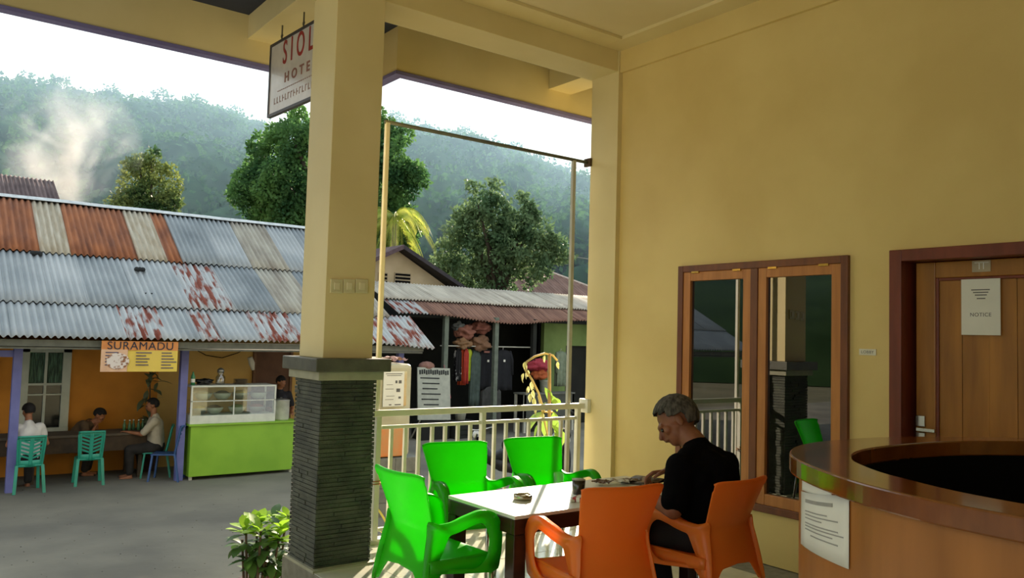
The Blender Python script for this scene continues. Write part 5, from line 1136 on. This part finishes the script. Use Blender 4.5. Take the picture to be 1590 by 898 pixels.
def tree(name, label, base, lumps, per, size, m, trunk=.25, group=None, shell=.45, bark=None, sub=0):
    t = thing(name, label, 'tree', base, 0, group); C_ = [np.array(l[:3]) - np.array(base) for l in lumps]; R_ = [l[3] for l in lumps]
    if sub:
        C2, R2 = [], []
        for c, r in zip(C_, R_):
            for q in range(sub):
                d = RNG.normal(size=3); d /= np.linalg.norm(d); C2.append(c + d * r * (.70 + .28 * RNG.random())); R2.append(r * (.20 + .28 * RNG.random()))
            C2.append(c); R2.append(r * .7)
    else: C2, R2 = C_, R_
    V, F = leaves_np(C2, R2, per, size, shell); me = mesh_np('foliage', V, F, m); o = bpy.data.objects.new('foliage', me); COL.objects.link(o); o.parent = t; o['kind'] = 'stuff'
    cen = np.mean(C_, axis=0); mb = MB(); mb.tube([(0, 0, 0), (cen[0] * .2, cen[1] * .2, cen[2] * .35), tuple(cen * np.array([.6, .6, .7]))], [trunk, trunk * .8, trunk * .5], 8); mb.build('trunk', bark or mat('bark', '4a4034', '3a3228', rough=.95), t, smooth=True)
    s0 = cen * np.array([.5, .5, .6])
    for c in C_[:9]: MB().tube([tuple(s0), tuple((s0 + c) / 2 + np.array([0, 0, .3])), tuple(c)], [trunk * .45, trunk * .3, trunk * .12], 6).build('branch', bark or mat('bark', '4a4034'), t, smooth=True)
    return t
def L3(lst, d, k=None):
    out = []
    for (px, py, r, *dd) in lst:
        D = d + (dd[0] if dd else 0); p = atd(px, py, D); out.append((p[0], p[1], p[2], r * D / FPX))
    return out
mango = mat('mango_leaf', '6a9450', '38603c', rough=.6, spec=.2, scale=.8, translucent=.45); t2m = mat('tree_leaf_grey', '7c9468', '4c6a48', rough=.6, spec=.2, scale=.8, translucent=.4); orm = mat('tree_leaf_orange', '84904e', '40603c', rough=.6, spec=.2, scale=.5, translucent=.4, contrast=(.42, .6)); farm = mat('far_leaf', '4c7048', '2f5038', rough=1, spec=0, scale=3, translucent=.3)
b = atd(515, 500, 30)
tree('mango_tree', 'big dense dark green tree directly behind the porch pillar', (b[0], b[1], G), L3([(515, 215, 50), (455, 215, 38, -1), (425, 250, 42), (405, 290, 42), (400, 325, 38), (450, 290, 55, -1), (450, 350, 60), (560, 250, 60), (600, 220, 35), (612, 255, 38, -1), (628, 290, 34), (620, 325, 32), (585, 320, 55), (520, 320, 70), (640, 275, 22), (635, 345, 22, -.5), (632, 368, 24), (600, 372, 40), (470, 190, 22), (590, 195, 22)], 30), 1700, .16, mango, .4, 'trees behind the shops', sub=9)
b = atd(770, 520, 29)
tree('bushy_tree', 'grey-green bushy tree rising behind the hipped brown roof', (b[0], b[1], G), L3([(762, 300, 24), (742, 318, 22, -.6), (775, 325, 26), (718, 335, 24), (722, 362, 32), (755, 352, 36), (795, 350, 34), (822, 328, 18), (826, 352, 26), (845, 368, 26), (866, 380, 20), (850, 392, 28), (808, 385, 38), (765, 390, 42), (722, 392, 36), (696, 395, 28), (680, 408, 20), (878, 395, 14), (735, 292, 13), (812, 305, 11), (775, 425, 40), (720, 425, 34), (830, 420, 34)], 29), 1100, .16, t2m, .25, 'trees behind the shops', .25, sub=7)
b = atd(225, 520, 31)
tree('small_orange_tree', 'small brownish orange tree above the eatery ridge beside the smoke', (b[0], b[1], G), L3([(236, 245, 18), (218, 262, 24), (250, 272, 22), (205, 285, 30), (240, 300, 34), (268, 305, 20), (190, 310, 26), (265, 322, 24), (215, 322, 30), (262, 262, 10), (275, 290, 10)], 31), 1100, .15, orm, .2, 'trees behind the shops', .3, sub=7)
# palm
pb_ = atd(618, 500, 27); pl = thing('palm_tree', 'yellow-green palm with drooping fronds below the right side of the big tree', 'palm', (pb_[0], pb_[1], G))
tp = Vector(atd(612, 335, 27)) - Vector(pl.location); MB().tube([(0, 0, 0), (tp.x * .5, tp.y * .5, tp.z * .5), tp], [.16, .12, .10], 8).build('trunk', mat('palm_trunk', '7a7060', '665c4e', rough=.95), pl, smooth=True)
pmm = leafmat('palm_leaf', 'c8c85c', '90a83c', .5)
for k in range(14):
    a = k * 2.4; el = .9 - .09 * k; pts = []; L_ = 2.0
    for i in range(9):
        u = i / 8; pts.append(tp + Vector((math.cos(a) * L_ * u * .7, math.sin(a) * L_ * u * .7, L_ * (u * math.sin(el) - u * u * .95))))
    mb = MB(); mb.tube(pts, .012, 4)
    for i in range(1, 40):
        u = i / 40; j = min(7, int(u * 8)); p = pts[j].lerp(pts[j + 1], u * 8 - j); d = (pts[j + 1] - pts[j]).normalized(); s_ = d.cross(Vector((0, 0, 1))).normalized()
        for q in (-1, 1):
            e = p + s_ * q * .18 + d * .12 + Vector((0, 0, -.28)); vs_ = [mb.b.verts.new(x) for x in (p, p.lerp(e, .5) + d * .018, e, p.lerp(e, .5) - d * .018)]; mb.b.faces.new(vs_)
    mb.build('frond', pmm, pl)

# ================================================================== HILLS, HAZE AND SMOKE
sky_tab = [(-900, 150), (-500, 120), (-200, 108), (0, 118), (60, 130), (130, 142), (200, 150), (260, 157), (330, 166), (400, 192), (470, 192), (560, 186), (620, 190), (680, 203), (730, 212), (780, 226), (850, 256), (900, 272), (1000, 300), (1300, 340), (1800, 380)]
Rf = 155.0
az_t = []; el_t = []
for px, py in sky_tab:
    r = ray(px, py); az_t.append(math.atan2(r[0], r[1])); el_t.append(r[2] / math.hypot(r[0], r[1]))
az_t = np.array(az_t); el_t = np.array(el_t)
az_t = np.concatenate([[-2.2, -1.4], az_t, [1.9]]); el_t = np.concatenate([[.2, .24], el_t, [.08]])
def hill_z(x, y):
    R = math.hypot(x, y); a = math.atan2(x, y); top = CH + np.interp(a, az_t, el_t) * Rf - 4.5
    t = min(1, max(0, (R - 48) / (Rf - 48))); t = t ** .85
    z = G + (top - G) * t + 2.2 * noise.noise(Vector((x * .035, y * .035, 2))) * min(1, t * 3) * (1 - t ** 6)
    if R > Rf: z -= (R - Rf) * .25
    return z
def hp(u, v):
    a = -1.6 + 3.2 * u; R = 48 + v * 150; x = R * math.sin(a); y = R * math.cos(a); return Vector((x, y, hill_z(x, y)))
hm_ = mat('hill_earth', '34482c', '283a24', rough=1, spec=0, scale=.2)
struct(MB().grid(hp, 110, 40).build('ground_hill', hm_, smooth=True), label='steep forested hillside behind the village', cat='hill')
# canopy: lumpy crowns with leaf clusters
protoV = []
for k in range(4):
    bm = bmesh.new(); bmesh.ops.create_icosphere(bm, subdivisions=3, radius=1)
    for v in bm.verts:
        n = noise.noise(v.co * 1.6 + Vector((k * 9, 0, 0))) * .35 + noise.noise(v.co * 4 + Vector((k * 5, 2, 0))) * .16; v.co *= 1 + n; v.co.z *= .8
    bm.verts.ensure_lookup_table(); V = np.array([v.co[:] for v in bm.verts]); F = np.array([[v.index for v in f.verts] for f in bm.faces]); bm.free(); protoV.append((V, F))
Vb, Fb, nb = [], [], 0; Lc, Lr = [], []
rs2 = np.random.default_rng(9)
for row in range(26):
    R = 62 + (Rf - 62) * (row / 25) ** .9; step = 5.0 / R
    a = -.35 + rs2.random() * step
    while a < 1.35:
        x = R * math.sin(a) + rs2.normal() * 1.0; y = R * math.cos(a) + rs2.normal() * 1.0; r = 2.2 + 1.6 * rs2.random(); z = hill_z(x, y) + r * .7
        V, F = protoV[rs2.integers(4)]; th = rs2.random() * 6.3; Rm = np.array([[math.cos(th), -math.sin(th), 0], [math.sin(th), math.cos(th), 0], [0, 0, 1]])
        Vb.append((V * r * .85) @ Rm.T + np.array([x, y, z])); Fb.append(F + nb); nb += len(V); Lc.append((x, y, z)); Lr.append(r)
        a += step * (.75 + .5 * rs2.random())
forest_m = mat('forest_mass', '3c5840', '243c30', rough=1, spec=0, scale=.35, contrast=(.35, .65))
o = bpy.data.objects.new('hillside_forest', mesh_np('hillside_forest', np.vstack(Vb), np.vstack(Fb), forest_m)); COL.objects.link(o)
tag(o, 'dense forest canopy covering the whole hillside', 'forest', kind='stuff')
V, F = leaves_np(Lc, [r * 1.02 for r in Lr], 18, .75, .8, .8)
lo = bpy.data.objects.new('canopy_leaves', mesh_np('canopy_leaves', V, F, farm)); COL.objects.link(lo); lo.parent = o; lo['kind'] = 'stuff'
# trees standing on the skyline
spots = [(30, 'leftmost on the ridge'), (85, 'above the drifting smoke'), (100, ''), (165, 'ridge above the smoke, right side'), (245, 'above the small orange tree'), (295, 'with open airy crown'), (360, 'low round crown left of the hotel sign'), (610, 'ridge just right of the pillar'), (720, 'standing alone on the middle of the right ridge'), (800, 'on the falling right ridge'), (885, 'near the corner column')]
for k, (px, wd_) in enumerate(spots):
    if not wd_: continue
    r = ray(px, 200); a = math.atan2(r[0], r[1]); x = Rf * math.sin(a); y = Rf * math.cos(a); z = hill_z(x, y); R_ = 2.2 + 1.0 * ((k * 37) % 10) / 10
    tree('ridge_tree', 'small hazy tree on the skyline, ' + wd_, (x, y, z - .5), [(x, y, z + 3.2, R_), (x + 2, y - 1, z + 2.4, R_ * .8), (x - 2, y + .5, z + 2.6, R_ * .75), (x + .5, y, z + 4.8, R_ * .6)], 45, .6, farm, .25, 'trees on the ridge')
hz = bpy.data.materials.new('valley_haze'); hz.use_nodes = True; n = hz.node_tree; n.nodes.clear(); oo = n.nodes.new('ShaderNodeOutputMaterial'); vsn = n.nodes.new('ShaderNodeVolumeScatter')
vsn.inputs['Color'].default_value = (.46, .74, 1.0, 1); vsn.inputs['Density'].default_value = .0027; vsn.inputs['Anisotropy'].default_value = .3; n.links.new(vsn.outputs[0], oo.inputs['Volume'])
o = MB().bb(-150, 260, 33.5, 230, G - 2, 62).build('valley_haze', hz); tag(o, 'bluish haze hanging in the valley before the hill', 'haze', kind='stuff')
sm_ = bpy.data.materials.new('smoke'); sm_.use_nodes = True; n = sm_.node_tree; n.nodes.clear(); oo = n.nodes.new('ShaderNodeOutputMaterial'); vp_ = n.nodes.new('ShaderNodeVolumeScatter')
tcn = n.nodes.new('ShaderNodeTexCoord'); mpn = n.nodes.new('ShaderNodeMapping'); nz = n.nodes.new('ShaderNodeTexNoise'); nz.inputs['Scale'].default_value = 1.5; nz.inputs['Detail'].default_value = 5; nz.inputs['Distortion'].default_value = .6
gr = n.nodes.new('ShaderNodeTexGradient'); gr.gradient_type = 'SPHERICAL'; mr = n.nodes.new('ShaderNodeMapRange'); mr.inputs[1].default_value = .47; mr.inputs[2].default_value = .70; mr.inputs[3].default_value = 0; mr.inputs[4].default_value = 1
mu = n.nodes.new('ShaderNodeMath'); mu.operation = 'MULTIPLY'; mu2 = n.nodes.new('ShaderNodeMath'); mu2.operation = 'MULTIPLY'; mu2.inputs[1].default_value = 2.2
n.links.new(tcn.outputs['Object'], nz.inputs[0]); n.links.new(tcn.outputs['Object'], gr.inputs[0]); n.links.new(nz.outputs['Fac'], mr.inputs[0]); n.links.new(mr.outputs[0], mu.inputs[0]); n.links.new(gr.outputs['Fac'], mu.inputs[1])
n.links.new(mu.outputs[0], mu2.inputs[0]); n.links.new(mu2.outputs[0], vp_.inputs['Density']); vp_.inputs['Color'].default_value = (.80, .90, 1, 1); n.links.new(vp_.outputs[0], oo.inputs['Volume']); vp_.inputs['Anisotropy'].default_value = .2
mb = MB(); mb.sph((0, 0, 0), 1, 20); o = mb.build('smoke_plume', sm_); pc = atd(105, 230, 29); o.location = pc; o.scale = (2.6, 1.6, 2.6); o.rotation_euler = (0, -.35, -.5)
tag(o, 'pale smoke plume drifting up over the eatery roof', 'smoke', kind='stuff')
